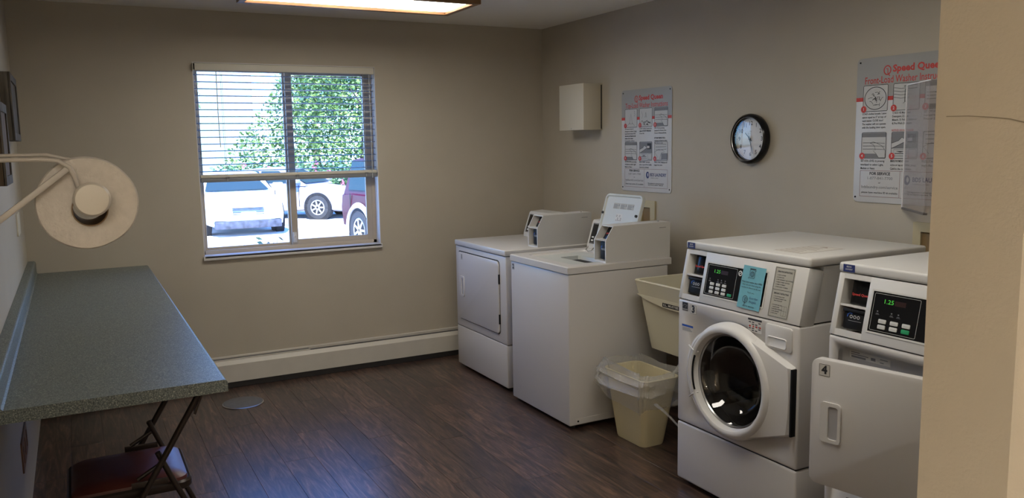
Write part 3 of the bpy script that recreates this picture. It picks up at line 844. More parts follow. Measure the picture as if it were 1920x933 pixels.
sign(-2.812, 1.227, 1.861, 'front-load washer instruction sign on the right wall, nearer and part hidden', 'Front-Load Washer Instructions',
     ['drum', 'dispenser', 'panel', 'panel', 'coin', 'start'],
     [(['LOAD clothes loosely. Leave', 'space equal to 5" at top of', 'wash basket. CLOSE door!', 'The washer will not operate', 'with the loading door open.'], (), ()),
      (['1) ADD HE Main Wash', 'Detergent, 2) Add', 'Bleach, 3) Fabric Softener', '4) Pre-Wash Detergent', '', 'NOTICE: DO NOT overfill', 'units to keep detergent and', 'parts of wash cycle clear.'], (), (5, 6, 7)),
      (['SET CYCLE by pressing', 'touchpad for Normal, Perm', 'Press or Delicates.'], (), ()),
      (['SET SOIL LEVEL by pressing', 'touchpad to select Light,', 'Medium or Heavy.'], (), ()),
      (['MAKE PAYMENT. Insert', 'coins or tap and Wait, press', 'Card to the card reader.'], (), ()),
      (['PRESS START. Machine will', 'begin the cycle.'], (), ())], seed=5)

# clear acrylic holder angled off the wall in front of the second sign
ah = thing('leaflet_holder', 'clear acrylic leaflet holder in front of the nearer instruction sign', 'leaflet holder', (-.01, -3.07, 1.215))
d_ = Vector((-math.sin(R(38)), -math.cos(R(38)), 0))
Ma = frame((-.012, -3.070, 1.212), d_, (0, 0, 1))
MB(Ma).box(0, .30, 0, .520, -.0015, .0015).build('front_sheet', M_acryl, ah, smooth=False)
MB(Ma).box(0, .005, 0, .520, -.003, .003).box(0, .30, .517, .521, -.003, .003).build('edge_highlight', M_acedge, ah, smooth=False)  # highlight on the left and top edges, painted as pale strips
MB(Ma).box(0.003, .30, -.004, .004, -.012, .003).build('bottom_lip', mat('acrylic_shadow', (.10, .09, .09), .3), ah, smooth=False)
Mb = Ma @ Matrix.Translation((.30, 0, 0))
e_ = Ma @ Vector((.30, 0, 0))
MB().box(-.004, e_.x, e_.y - .0015, e_.y + .0015, 1.212, 1.732).build('side_sheet', M_acryl, ah, smooth=False)

# ------------------------------------------------------------------ machines
def mframe(xf, ya): return frame((xf, ya, 0), (0, -1, 0), (0, 0, 1))      # u to the right, v up, n outwards (-X)

def badge(s, cx, cy, w, h, M, par, name='number_label', size=.7):
    q = MB(M).prism(rrect(cx - w / 2, cy - h / 2, cx + w / 2, cy + h / 2, .002, 2), 0, .0006).build(name, M_label, par)
    MB(M).stroke(rrect(cx - w / 2 + .0015, cy - h / 2 + .0015, cx + w / 2 - .0015, cy + h / 2 - .0015, .001, 1), .0012, .0008, True).build('border', M_ink, q, smooth=False)
    text(s, 0, h * size, at(M, cx, cy), M_ink, q, 'lettering', z=.0009, bold=.055)

def coin_box(par, yn, W, xf, xb, z0, zs, z1, xs):
    """pocketed payment housing; yn = near side y, xf front, xs = x where the slope ends on top"""
    yf = yn + W
    Mx = frame((0, yn, 0), (-1, 0, 0), (0, 0, 1))     # x=-X, y=Z, z=+Y
    prof = [(-xb, z0), (-xb, z1 + .004), (-xs, z1), (-xf, zs), (-xf, z0)]
    prof_ccw = [(-xb, z0), (-xf, z0), (-xf, zs), (-xs, z1), (-xb, z1 + .004)]
    t_ = .005
    h = MB(Mx)
    h.prism(prof_ccw, 0, t_)
    h.prism(prof_ccw, W - t_, W)
    back = [(-xb, z0 + .001), (-xf - .075, z0 + .001), (-xf - .075, zs), (-xs - .045, z1 - .001), (-xb, z1 + .003)]
    h.prism(back, t_, W - t_)
    # top strip, shelf, bottom strip
    h.prism([(-xs - .05, z1 - .005), (-xs, z1 - .006), (-xs, z1), (-xs - .05, z1 + .001)], t_, W - t_)
    h.prism([(-xf - .09, zs - .004), (-xf - .004, zs - .004), (-xf - .002, zs + .004), (-xf - .09, zs + .004)], t_, W - t_)
    h.prism([(-xf - .09, z0), (-xf, z0), (-xf, z0 + .008), (-xf - .09, z0 + .010)], t_, W - t_)
    hs = h.build('payment_housing', M_fascia, par, fixn=True)
    # upper display (slanted, black) and lower reader
    sl = Vector((xs - xf, 0, z1 - zs)).normalized()
    Mp = frame((xf + .032, yf - t_, zs + .006), (0, -1, 0), sl)
    ln = math.hypot(xs - xf, z1 - zs) - .010
    pd = MB(Mp).box(W * .30, W - 2 * t_ - .003, .0, ln, -.01, 0, .001).build('display', M_black, par)
    text('Speed Queen', W * .5, .010, at(Mp, W * .62, ln * .42), M_red, pd, bold=.02)
    Mr = frame((xf + .012, yf - t_, z0 + .010), (0, -1, 0), (0, 0, 1))
    rd = MB(Mr).box(W * .34, W - 2 * t_ - .002, .004, zs - z0 - .018, -.06, 0, .004).build('card_reader', M_blackm, par)
    em = MB(Mr)
    for k in range(3): em.stroke(circ(W * .50 + k * .013, (zs - z0) * .5, .0045, 12), .0016, .0008, True)
    em.build('contactless_mark', M_signw, rd, smooth=False)
    MB(Mr).stroke([(W * .42, (zs - z0) * .48), (W * .43, (zs - z0) * .62), (W * .52, (zs - z0) * .64)], .004, .0007).build('contactless_mark', M_blue, rd, smooth=False)
    # lock on top, plate on the side
    MB(Matrix.Translation((xb - .06, yn + .03, z1 + .003))).cyl((0, 0), .006, 0, .007, 14, .001).build('lock', M_chrome, par)
    Ms = frame((xb - .075, yn - .0004, z1 - .028), (1, 0, 0), (0, 0, 1))
    MB(Ms).rect(0, 0, .045, .003, .0003).build('side_mark', M_inkg, par, smooth=False)
    return hs

def slope_console(par, y0, y1, xfb, xft, xb, z0, z1, fuller):
    """raised control panel with slanted black face between y1 (far) and y0 (near)"""
    W = y1 - y0
    Mx = frame((0, y0, 0), (-1, 0, 0), (0, 0, 1))
    MB(Mx).prism([(-xb, z0), (-xfb, z0), (-xfb, z0 + .02), (-xft, z1 - .008), (-xft - .008, z1), (-xb, z1 + .006)], 0, W).build('control_console', M_fascia, par, fixn=True)
    sl = Vector((xft - xfb, 0, z1 - z0 - .028)).normalized()
    Mp = frame((xfb - .001, y1, z0 + .02), (0, -1, 0), sl)
    ln = math.hypot(xft - xfb, z1 - z0 - .028)
    pn = MB(Mp).box(.018, W - .004, .012, ln - .012, -.004, .0015, .001).build('control_panel', M_black, par)
    MB(Mp).stroke(rrect(.023, .017, W * .6, ln - .017, .003), .001, .0018, True).build('panel_line', M_btn, pn, smooth=False)
    for k in range(6):
        MB(Mp).prism(rrect(.035 + .034 * (k % 3), .026 + .02 * (k // 3), .057 + .034 * (k % 3), .036 + .02 * (k // 3), .002, 2), .0015, .0025).build('button', M_btn, pn)

def door_handle(M, u0, v0, u1, v1, par, d=.012, mt=None):
    """recessed pull: raised frame around a scooped pocket"""
    w, h = u1 - u0, v1 - v0
    o_ = rrect(u0, v0, u1, v1, w * .18); i_ = rrect(u0 + w * .38, v0 + h * .09, u1 - w * .14, v1 - h * .09, w * .12)
    q = MB(M); hole_panel(q, o_, i_, 0, .006, -.0)
    hd = q.build('handle', mt or M_plastic, par, fixn=True)
    MB(M).rings([[(p[0], p[1], .0015) for p in i_], [(p[0] * 1, p[1], .0006) for p in inset(i_, .001)]], cap1=True).build('handle_recess', mat('recess_shade', (.42, .42, .44), .5), hd)
    return hd

def cabinet(par, xf, xb, y0, y1, z0, z1, seams=(), bev=.006, m=None):
    """body of stacked sections with dark joints; seams at the given heights"""
    zs = [z0] + list(seams) + [z1]
    MB().box(xf + .006, xb - .006, y0 + .006, y1 - .006, z0 + .002, z1).build('inner_frame', M_gap, par, smooth=False)
    out = []
    for k in range(len(zs) - 1):
        out.append(MB().box(xf, xb, y0, y1, zs[k] + .0015, zs[k + 1] - .0015, bev, 3).build('cabinet', m or M_enamel, par))
    for (a, b) in ((xf + .05, y0 + .05), (xf + .05, y1 - .05), (xb - .05, y0 + .05), (xb - .05, y1 - .05)):
        MB(Matrix.Translation((a, b, 0))).cyl((0, 0), .018, 0, z0 + .003, 12).build('foot', M_rubber, par)
    return out

# ---- machine 1: dryer
m1 = thing('clothes_dryer', 'white dryer marked 1 with payment box on top, in the back corner', 'dryer', (-.54, -.68, 0))
x0, y1_, y0_ = -.8785, -.3135, -1.046
cabinet(m1, x0, -.20, y0_, y1_, .02, .838, (.290,))
MB().box(x0 - .006, -.19, y0_ - .003, y1_ + .003, .840, .875, .006, 3).build('top_panel', M_enamel, m1)
Mf = mframe(x0, y1_)
W = y1_ - y0_
MB(Mf).prism(rrect(.040, .342, .652, .806, .030), 0, .0008).build('door_gap', M_gap, m1, smooth=False)
dr = MB(Mf).prism(rrect(.044, .348, .647, .799, .028), 0, .010, .004).build('door', M_enamel, m1)
Md = at(Mf, 0, 0, .010)
door_handle(Md, .090, .505, .150, .640, dr)
MB(Mf).box(.646, .653, .660, .720, 0, .010).build('hinge', M_blackm, m1, smooth=False)
MB(Mf).box(.646, .653, .410, .470, 0, .010).build('hinge', M_blackm, m1, smooth=False)
badge('1', .118, .770, .026, .036, Md, m1)
coin_box(m1, -1.030, .115, -.648, -.250, .875, .993, 1.070, -.605)
slope_console(m1, -.915, -.405, -.400, -.350, -.250, .875, 1.045, False)

# ---- machine 2: top-load washer
m2 = thing('top_load_washer', 'white top-load washer marked 2 with its lid standing open', 'washer', (-.58, -1.5, 0))
x0, y1_, y0_ = -.9227, -1.1799, -1.8236
cabinet(m2, x0 + .006, -.27, y0_ + .004, y1_ - .004, .02, .836)
# top panel with lid well and tub opening
Mt = frame((0, 0, 0), (1, 0, 0), (0, 1, 0))
ox = rrect(x0, y0_, -.245, y1_, .008, 6)
ix_ = rrect(-.855, y0_ + .07, -.455, y1_ - .07, .05, 6)
q = MB(Mt)
q.rings([[(p[0], p[1], .838) for p in ox], [(p[0], p[1], .870) for p in ox], [(p[0], p[1], .875) for p in inset(ox, .005)],
         [(p[0], p[1], .875) for p in ix_], [(p[0], p[1], .866) for p in inset(ix_, .006)], [(p[0], p[1], .863) for p in inset(ix_, .025)]])
q.build('top_panel', M_enamel, m2, fixn=True)
cxy = ((-.855 - .455) / 2, (y0_ + y1_) / 2)
in2 = inset(ix_, .025)
hole = []
for p in in2:
    a = math.atan2(p[1] - cxy[1], p[0] - cxy[0]); hole.append((cxy[0] + .03 + .105 * math.cos(a), cxy[1] + .165 * math.sin(a)))
q = MB(Mt).rings([[(p[0], p[1], .863) for p in in2], [(p[0], p[1], .858) for p in hole], [(p[0], p[1], .835) for p in inset(hole, .004)]])
q.build('lid_well', M_lid, m2, fixn=True)
MB(Matrix.Translation((cxy[0], cxy[1], 0))).lathe([(.19, .838), (.22, .80), (.23, .45), (.10, .43), (.03, .45)], 40, cap1=True).build('wash_tub', M_drum, m2)
MB(Matrix.Translation((cxy[0], cxy[1], 0))).lathe([(.10, .44), (.05, .52), (.035, .75), (.02, .77)], 24, cap1=True).build('agitator', M_blackm, m2)
Mf = mframe(x0 + .006, y1_ - .004)
badge('2', .030, .805, .026, .036, Mf, m2)
# side access strip at the foot of the visible side
Ms = frame((x0 + .03, y0_ + .0038, 0), (1, 0, 0), (0, 0, 1))
MB(Ms).prism(rrect(.01, .028, .60, .058, .004), 0, .0012).build('access_strip', M_enamel, m2)
MB(Ms).cyl((.028, .043), .005, .001, .003, 12).build('screw', M_blackm, m2)
# lid
Ll = Vector((-.335 + .440, 0, 1.213 - .868)); hL = Ll.length
Ml = frame((-.440, -1.322, .868), (0, -1, 0), Ll)
lw_ = .364
lo = []
for p in rrect(0, 0, lw_, hL, .035, 8): lo.append(p)
q = MB(Ml)
q.rings([[(p[0], p[1], -.022) for p in inset(lo, .004)], [(p[0], p[1], -.018) for p in lo], [(p[0], p[1], -.004) for p in lo], [(p[0], p[1], .0) for p in inset(lo, .003)],
         [(p[0], p[1], .0) for p in inset(lo, .011)], [(p[0], p[1], -.008) for p in inset(lo, .018)]], cap0=True, cap1=True)
lid = q.build('lid', M_lid, m2, fixn=True)
for k in range(3):
    g_ = MB(Ml).rect(.092 + k * .068, .272, .156 + k * .068, .306, -.0074).build('warning_label', M_plate, lid, smooth=False)
    w_ = MB(Ml)
    for r_ in range(4): w_.rect(.096 + k * .068, .2755 + r_ * .0065, .136 + k * .068 - (r_ % 2) * .006, .2783 + r_ * .0065, -.0072)
    w_.poly([(.141 + k * .068, .290), (.152 + k * .068, .290), (.1465 + k * .068, .302)], -.0072)
    w_.build('label_print', M_inkg, g_, smooth=False)
g_ = MB(Ml).rect(.138, .200, .200, .244, -.0074).build('pictogram_label', M_label, lid, smooth=False)
w_ = MB(Ml)
for k in range(4):
    w_.stroke(circ(.148 + .014 * k, .231 - (k % 2) * .016, .005, 8), .002, -.0072, True)
    w_.rect(.144 + .014 * k, .203, .151 + .014 * k, .207, -.0072)
w_.build('label_print', M_ink, g_, smooth=False)
MB(Ml).cyl((.335, .240), .008, -.009, .004, 16, .002).build('bumper', M_rubber, lid)
MB(Ml).cyl((.010, .242), .008, -.004, .006, 16, .002).build('bumper', M_rubber, lid)
MB().tube([(-.475, -1.34, .905), (-.492, -1.335, .885), (-.485, -1.345, .874), (-.460, -1.345, .876), (-.44, -1.34, .89)], .0035, 8).build('lid_hinge', M_chrome, m2)
coin_box(m2, -1.800, .110, -.672, -.241, .875, .993, 1.068, -.622)
slope_console(m2, -1.690, -1.205, -.400, -.355, -.241, .875, 1.045, False)

# ---- front control fascia shared by machines 3 and 4
def front_top(par, xf, y1, y0, z0, z1, xb, sl_dx=.05, six=False):
    """sloped fascia between z0 and z1 with two pockets and a black control panel; returns its frame"""
    W = y1 - y0
    sl = Vector((sl_dx, 0, z1 - z0)); L = sl.length
    Mp = frame((xf, y1, z0), (0, -1, 0), sl)
    # section body behind
    Mx = frame((0, y0, 0), (-1, 0, 0), (0, 0, 1))
    d = .075
    MB(Mx).prism([(-xb, z0 + .001), (-xf - d, z0 + .001), (-xf - sl_dx - d, z1 - .001), (-xb, z1 - .001)], .001, W - .001).build('inner_frame', M_fascia, par, fixn=True)
    pu0, pu1 = .024, .128
    v0, vm, v1 = .022 * 1, .108, L - .018
    f = MB(Mp)
    th = -.012
    f.box(0, pu0, 0, L, -d, 0, .003); f.box(pu0 - .004, pu1 + .004, 0, v0, -d, -.0003); f.box(pu0 - .004, pu1 + .004, v1, L, -d, -.0003)
    f.box(pu0 - .004, pu1 + .004, vm - .004, vm + .004, -d, -.003)
    f.box(pu1, W - .0, 0, L, -d, 0, .003)
    f.build('fascia', M_fascia, par)
    # display in the upper pocket, card reader in the lower
    dm = MB(Mp).box(pu0 + .022, pu1 - .001, vm + .006, v1 - .002, -.05, -.022, .002).build('display', M_black, par)
    text('Speed Queen', .074, .0085, at(Mp, pu0 + .062, (vm + v1) / 2 - .004), M_red, dm, z=-.0215, bold=.03)
    rd = MB(Mp)
    rd.box(pu0 + .012, pu1 - .004, v0 + .006, vm - .010, -.07, -.012, .008, 3)
    rd.box(pu0 + .010, pu1 - .002, vm - .022, vm - .010, -.06, -.006, .003)
    ro = rd.build('card_reader', M_blackm, par)
    g_ = MB(Mp)
    for k in range(3): g_.stroke(circ(pu0 + .045 + k * .0145, .072, .0048, 14), .002, -.0115, True)
    g_.stroke([(pu0 + .035, .058), (pu0 + .088, .058)], .0008, -.0115)
    g_.build('contactless_mark', M_signw, ro, smooth=False)
    MB(Mp).stroke([(pu0 + .030, .070), (pu0 + .031, .079), (pu0 + .038, .084), (pu0 + .048, .082)], .004, -.0112).build('contactless_mark', M_blue, ro, smooth=False)
    # black control panel
    a0, a1 = .150, .485
    b0, b1 = .038, L - .044
    g_ = MB(Mp); hole_panel(g_, rrect(a0 - .006, b0 - .006, a1 + .006, b1 + .006, .003), rrect(a0, b0, a1, b1, .001), 0, .002, -.0)
    g_.build('panel_surround', M_fascia, par, fixn=True)
    pn = MB(Mp).box(a0, a1, b0, b1, -.003, .001).build('control_panel', M_black, par, smooth=False)
    MB(Mp).stroke(rrect(a0 + .007, b0 + .006, a0 + .175, b1 - .006, .004), .0010, .0014, True).build('panel_line', M_btn, pn, smooth=False)
    text('1.25', .034, .0145, at(Mp, a0 + .062, b1 - .030), M_led, pn, z=.0015)
    MB(Mp).rect(a0 + .085, b1 - .038, a0 + .125, b1 - .022, .0014).build('led_window', M_ledoff, pn, smooth=False)
    sm = MB(Mp)
    for k, uu in enumerate((.022, .070, .090, .112) if not six else (.022, .075, .100)):
        sm.rect(a0 + uu, b0 + .062, a0 + uu + .010, b0 + .0635, .0014); sm.rect(a0 + uu + .002, b0 + .068, a0 + uu + .007, b0 + .072, .0014)
        sm.rect(a0 + uu - .002, b0 + .059, a0 + uu + .013, b0 + .060, .0014)
    sm.build('panel_legend', M_inkg, pn, smooth=False)
    if not six:
        for r_ in range(3):
            for c_ in range(3):
                u_ = a0 + .032 + .036 * c_; v_ = b0 + .011 + .0165 * r_ 
                bt = MB(Mp).prism(rrect(u_, v_, u_ + .023, v_ + .0115, .003, 3), .001, .003, .0006).build('button', M_btn, pn)
                text('----', .012, .003, at(Mp, u_ + .0115, v_ + .0065, .003), M_ink, bt)
        MB(Mp).prism(rrect(a0 + .140, b0 + .011, a0 + .163, b0 + .0225, .003, 3), .001, .003, .0006).build('button', M_btng, pn, label='green start button')
        MB(Mp).stroke(circ(a0 + .193, b1 - .020, .009, 16), .004, .0015, True).stroke([(a0 + .187, b1 - .024), (a0 + .198, b1 - .016)], .003, .0015).build('panel_emblem', M_btn, pn, smooth=False)
    else:
        for k, (cx_, r_) in enumerate(((0, 0), (1, 0), (0, 1), (1, 1), (2, 1), (2, 0))):
            u_ = a0 + .036 + .044 * cx_; v_ = b0 + .014 + .0185 * r_
            bt = MB(Mp).prism(rrect(u_, v_, u_ + .029, v_ + .0135, .003, 3), .001, .003, .0006).build('button', M_btng if k == 5 else M_btn, pn)
            if k < 5: text('----', .016, .003, at(Mp, u_ + .0145, v_ + .0065, .003), M_ink, bt)
    # service sticker on the top edge is added by the caller
    return Mp, L

def top_cap(par, xf, xb, y0, y1, z0, z1):
    n = 7; r = .022
    Mx = frame((0, y0, 0), (-1, 0, 0), (0, 0, 1))
    MB().box(xf, xb, y0, y1, z0, z1, .009, 4).build('top_panel', M_fascia, par)

# ---- machine 3: front-load washer
m3 = thing('front_load_washer', 'white front-load washer marked 3 with round glass door and blue note', 'washer', (-.5, -2.955, 0))
X3, ya, yb = -.850, -2.613, -3.296
W3 = ya - yb
cabinet(m3, X3, -.17, yb, ya, .022, .836, (.287,), .010)
Mp, L3 = front_top(m3, X3, ya - .002, yb + .002, .838, 1.048, -.18, .045)
top_cap(m3, X3 + .043, -.157, yb - .002, ya + .002, 1.050, 1.084)
MB().box(-.74, -.50, -3.19, -3.05, 1.084, 1.0846).build('top_label', M_label, m3, smooth=False)
Mtl = frame((0, 0, 1.0848), (0, -1, 0), (1, 0, 0))
w_ = MB(Mtl); w_.stroke(rrect(3.055, -.735, 3.185, -.505, .002), .003, 0, True)
for k in range(6): w_.rect(3.065, -.72 + k * .03, 3.165 - (k % 3) * .012, -.713 + k * .03, 0)
w_.poly([(3.10, -.54), (3.14, -.54), (3.12, -.515)], 0)
w_.build('label_print', mat('faint_print', (.33, .25, .22), .6), m3, smooth=False)
Mf = mframe(X3, ya)
def U(y): return ya - y
cu0, cv0 = U(-2.965), .553
Mdoor = at(Mf, cu0, cv0, 0)
ro_, ri_ = .226, .198
q = MB(Mdoor)
q.lathe([(ro_ + .012, .004), (ro_ + .010, .024), (ro_ + .003, .040), (ro_ - .008, .050), (ri_ + .008, .052), (ri_, .048), (.192, .030), (.187, .012)], 96)
drr = q.build('door_ring', M_plastic, m3, fixn=True)
# flare to the hinge side
hu, hz0, hz1 = U(-3.280) - cu0, .428 - cv0, .672 - cv0
q = MB(Mdoor)
a1, a2 = R(62), R(-68)
fl = [(ro_ * math.cos(a), ro_ * math.sin(a)) for a in [a2 + (a1 - a2) * k / 24 for k in range(25)]]
n_ = 25
outer_pts = [(hu, hz0 + (hz1 - hz0) * k / 24) for k in range(25)]
mids = []
def zf(t): return .040 - .016 * t
rows = []
for t in (0, .06, .5, .93, 1.0):
    rows.append([((1 - t) * fl[k][0] + t * outer_pts[k][0], (1 - t) * fl[k][1] + t * outer_pts[k][1], zf(t) if t < 1 else .002) for k in range(25)])
rows[-1] = [(outer_pts[k][0] + .002, outer_pts[k][1], .002) for k in range(25)]
q.rings(rows, close=False)
# skirts top and bottom
q.addraw([rows[i][24] for i in range(5)] + [(p[0] - .0, p[1] + .010, .0) for p in [rows[i][24] for i in range(5)]], [(i, i + 1, i + 6, i + 5) for i in range(4)])
q.addraw([rows[i][0] for i in range(5)] + [(p[0] - .0, p[1] - .010, .0) for p in [rows[i][0] for i in range(5)]], [(i, i + 5, i + 6, i + 1) for i in range(4)])
q.build('door_flare', M_plastic, m3, fixn=True)
MB(Mdoor).box(hu + .001, hu + .009, hz0 - .008, hz1 + .004, 0, .024, .001).build('hinge', M_blackm, m3)
# handle bulge on the left
hb = MB(Mdoor)
A = [R(a) for a in range(126, 235, 4)]
r1, r2 = ro_ + .002, ro_ + .046
def bul(a): 
    t = (a - A[0]) / (A[-1] - A[0]); return math.sin(PI * t) ** .35
rows = []
for rr, zz in ((0, .046), (.012, .050), (.030, .036), (.040, .002)):
    rows.append([((ro_ - .016 + rr * bul(a) * 1.25) * math.cos(a), (ro_ - .016 + rr * bul(a) * 1.25) * math.sin(a), zz) for a in A])
hb.rings(rows, close=False)
hb.build('door_handle', M_plastic, m3, fixn=True)
for sgn in (R(154), R(207)):
    MB(Mdoor).tube([((ri_ - .006) * math.cos(sgn), (ri_ - .006) * math.sin(sgn), .036), ((ri_ + .012) * math.cos(sgn), (ri_ + .012) * math.sin(sgn), .052), ((ro_ + .022) * math.cos(sgn + .02), (ro_ + .022) * math.sin(sgn + .02), .044)], .0035, 8).build('handle_rib', M_plastic, m3)
gr_ = MB(Mdoor)
rows = []
for rr, zz in ((ri_ - .010, .050), (ri_ - .002, .0535), (ri_ + .002, .050)):
    rows.append([(rr * math.cos(R(a)), rr * math.sin(R(a)), zz) for a in range(158, 205, 3)])
gr_.rings(rows, close=False); gr_.build('grip_slot', M_blackm, m3, fixn=True)
MB(Mdoor).lathe([(.190, .020), (.1885, .024), (.184, .024), (.181, .018)], 72).build('seal_ring', M_steel, m3)
MB(Mdoor).lathe([(.186, .016), (.178, .010), (.165, -.020), (.145, -.048), (.11, -.068), (.06, -.080), (.001, -.084)], 72, cap1=True).build('door_glass', M_bowl, m3)
# recess & drum behind the glass are real depth
MB(Mdoor).lathe([(.188, .016), (.184, -.02), (.20, -.035)], 64).build('door_gasket', M_rubber, m3)
dmr = MB(Mdoor); dmr.lathe([(.20, -.030), (.205, -.06), (.205, -.30), (.16, -.32), (.05, -.325), (.001, -.325)], 64, cap1=True)
dmr.build('drum', M_drum, m3)
for k in range(3):
    a = R(-20 + 120 * k)
    c_, s_ = math.cos(a), math.sin(a); t1 = Vector((-s_, c_))
    MB(Mdoor).rings([[(c_ * .205 + t1.x * w1, s_ * .205 + t1.y * w1, z) for w1, z in ((-.03, -.05), (.03, -.05), (.03, -.28), (-.03, -.28))],
                     [(c_ * .155 + t1.x * w1, s_ * .155 + t1.y * w1, z) for w1, z in ((-.01, -.08), (.01, -.08), (.01, -.25), (-.01, -.25))]], cap1=True).build('drum_paddle', M_drum, m3, fixn=True)
# cut the cabinet opening: dark plate replaced by real hole through a boolean
cab = [o for o in m3.children if o.name.startswith('cabinet') or o.name.startswith('inner_frame')]
cutm = MB(Mdoor).cyl((0, 0), .204, -.335, .05, 64).build('cutter', None)
for o in cab:
    md = o.modifiers.new('b', 'BOOLEAN'); md.object = cutm; md.operation = 'DIFFERENCE'; md.solver = 'EXACT'
bpy.context.view_layer.update()
dg = bpy.context.evaluated_depsgraph_get()
for o in cab:
    me = bpy.data.meshes.new_from_object(o.evaluated_get(dg)); o.modifiers.clear(); o.data = me
bpy.data.objects.remove(cutm)
# dispenser drawer
q = MB(Mf).prism(rrect(U(-3.133), .729, U(-3.266), .822, .012), 0, .006, .003).build('detergent_drawer', M_plastic, m3)
o_ = rrect(U(-3.146), .737, U(-3.243), .778, .010); i_ = rrect(U(-3.152), .741, U(-3.238), .773, .008)
g_ = MB(Mf).rings([[(p[0], p[1], .006) for p in o_], [(p[0], p[1], .010) for p in inset(o_, .002)], [(p[0], p[1], .009) for p in i_], [(p[0], p[1] + .006, .0064) for p in inset(i_, .006)]], cap1=True)
g_.build('drawer_pull', M_plastic, q, fixn=True)
# stickers
s_ = MB(Mf).rect(U(-2.643), .787, U(-2.679), .824, .0006).build('energy_sticker', M_ink, m3, smooth=False)
MB(Mf).stroke([(U(-2.647), .806), (U(-2.655), .815), (U(-2.674), .811), (U(-2.662), .802)], .002, .0009).rect(U(-2.645), .790, U(-2.677), .796, .0009).build('sticker_print', M_signg, s_, smooth=False)
badge('3', U(-2.714), .800, .040, .040, Mf, m3, size=.75)
s_ = MB(Mf).rect(U(-2.642), .697, U(-2.714), .726, .0006).build('blue_sticker', M_label, m3, smooth=False)
MB(Mf).rect(U(-2.642), .718, U(-2.714), .727, .0008).build('sticker_band', M_blue, s_, smooth=False)
w_ = MB(Mf)
for k in range(3): w_.rect(U(-2.646), .701 + k * .005, U(-2.708 + k * .006), .703 + k * .005, .0009)
w_.build('sticker_print', M_inkg, s_, smooth=False)
s_ = MB(Mf).rect(U(-3.037), .772, U(-3.110), .824, .0006).build('warning_sticker', M_label, m3, smooth=False)
w_ = MB(Mf).rect(U(-3.037), .817, U(-3.110), .825, .0009)
for k in range(5):
    for j in range(4): 
        if (k + j) % 3: w_.rect(U(-3.041 - j * .017), .776 + k * .008, U(-3.053 - j * .017), .780 + k * .008, .0009)
w_.build('sticker_print', M_ink, s_, smooth=False)
w_ = MB(Mf)
for j in range(4): w_.poly(circ(U(-3.048 - j * .018), .794, .0042, 10), .0010)
w_.build('sticker_print', M_red, s_, smooth=False)
# instruction plate on the fascia
Mi = at(Mp, 0, 0)
pi = MB(Mi).prism(rrect(U(-3.133), .010, U(-3.232), L3 - .012, .003), 0, .0012).build('instruction_plate', M_plate, m3)
w_ = MB(Mi).stroke(rrect(U(-3.137), .014, U(-3.228), L3 - .016, .002), .0018, .0015, True)
w_.stroke([(U(-3.137), L3 * .54), (U(-3.228), L3 * .54)], .0015, .0015)
w_.build('plate_border', M_ink, pi, smooth=False)
um = U(-3.1825)
text('OPERATING INSTRUCTIONS', .072, .0062, at(Mi, um, L3 * .86), M_ink, pi, z=.0016, bold=.03)
text('EMERGENCY INSTRUCTIONS', .072, .0062, at(Mi, um, L3 * .475), M_ink, pi, z=.0016, bold=.03)
for i, s in enumerate(['1. LOAD CLOTHES', '2. CLOSE DOOR', '3. ADD DETERGENT AND SOFTENER', '4. SELECT FABRIC SETTING', '5. INSERT PAYMENT', '6. PUSH START TO BEGIN']):
    text(s, .0028 * len(s), .0038, at(Mi, um - .036, L3 * (.80 - i * .042)), M_ink, pi, align='LEFT', z=.0016, bold=.03)
for i, s in enumerate(['1. TO STOP PUSH START', '2. TO REMOVE LAUNDRY TURN', '   THE CYCLE OFF', '', '3. TO START MACHINE', '   CLOSE DOOR', '4. ADD MORE DETERGENT', '5. CALL SERVICE', '6. PUSH START']):
    if s: text(s, .0026 * len(s), .0036, at(Mi, um - .036, L3 * (.42 - i * .037)), M_ink, pi, align='LEFT', z=.0016, bold=.03)
w_ = MB(Mi)
for a_ in range(2):
    for b_ in range(2): w_.stroke(rrect(um + .014 + a_ * .012, .022 + b_ * .018, um + .026 + a_ * .012, .040 + b_ * .018, .001, 1), .0008, .0016, True)
w_.build('plate_diagram', M_ink, pi, smooth=False)
def service_sticker(par, xf, y_, z_):
    Mk = frame((xf - .0006, y_, z_), (0, -1, 0), (0, 0, 1))
    s_ = MB(Mk).rect(0, 0, .048, .026, 0).build('service_sticker', M_navy, par, smooth=False)
    text('BDS', .020, .0055, at(Mk, .024, .018), M_signw, s_, bold=.03)
    text('LAUNDRY', .030, .0050, at(Mk, .024, .009), M_signw, s_, bold=.03)
service_sticker(m3, X3 + .043, ya - .010, 1.0525)
# the blue note, taped over the control panel
nt = thing('paper_note', 'turquoise paper note taped to the front load washer control panel', 'note', tuple(Mp @ Vector((U(-3.05), .03, .004))))
Mn = Mp @ Matrix.Translation((U(-2.969), .020, .0045)) @ Matrix.Rotation(R(-1), 4, 'Z')
nw, nh = .122, .168
q = MB(Mn); rows = []
for i in range(7):
    u_ = nw * i / 6
    rows.append([(u_ + .001 * math.sin(j), nh * j / 6, .0008 * math.sin(i * .9 + j * .7) + .0015 * (i / 6) ** 3) for j in range(7)])
q.rings(rows, close=False); q.build('sheet', M_note, nt)
Mq = at(Mn, 0, 0, .0022)
w_ = MB(Mq)
w_.stroke(rrect(.040, .122, .068, .155, .003), .0015, 0, True).stroke(circ(.054, .137, .0095, 20), .0022, 0, True).stroke(circ(.054, .137, .0045, 14), .0018, 0, True)
w_.stroke([(.038, .157), (.070, .158)], .003).stroke([(.040, .124), (.034, .120), (.040, .118)], .0015).stroke([(.068, .150), (.074, .154)], .0015)
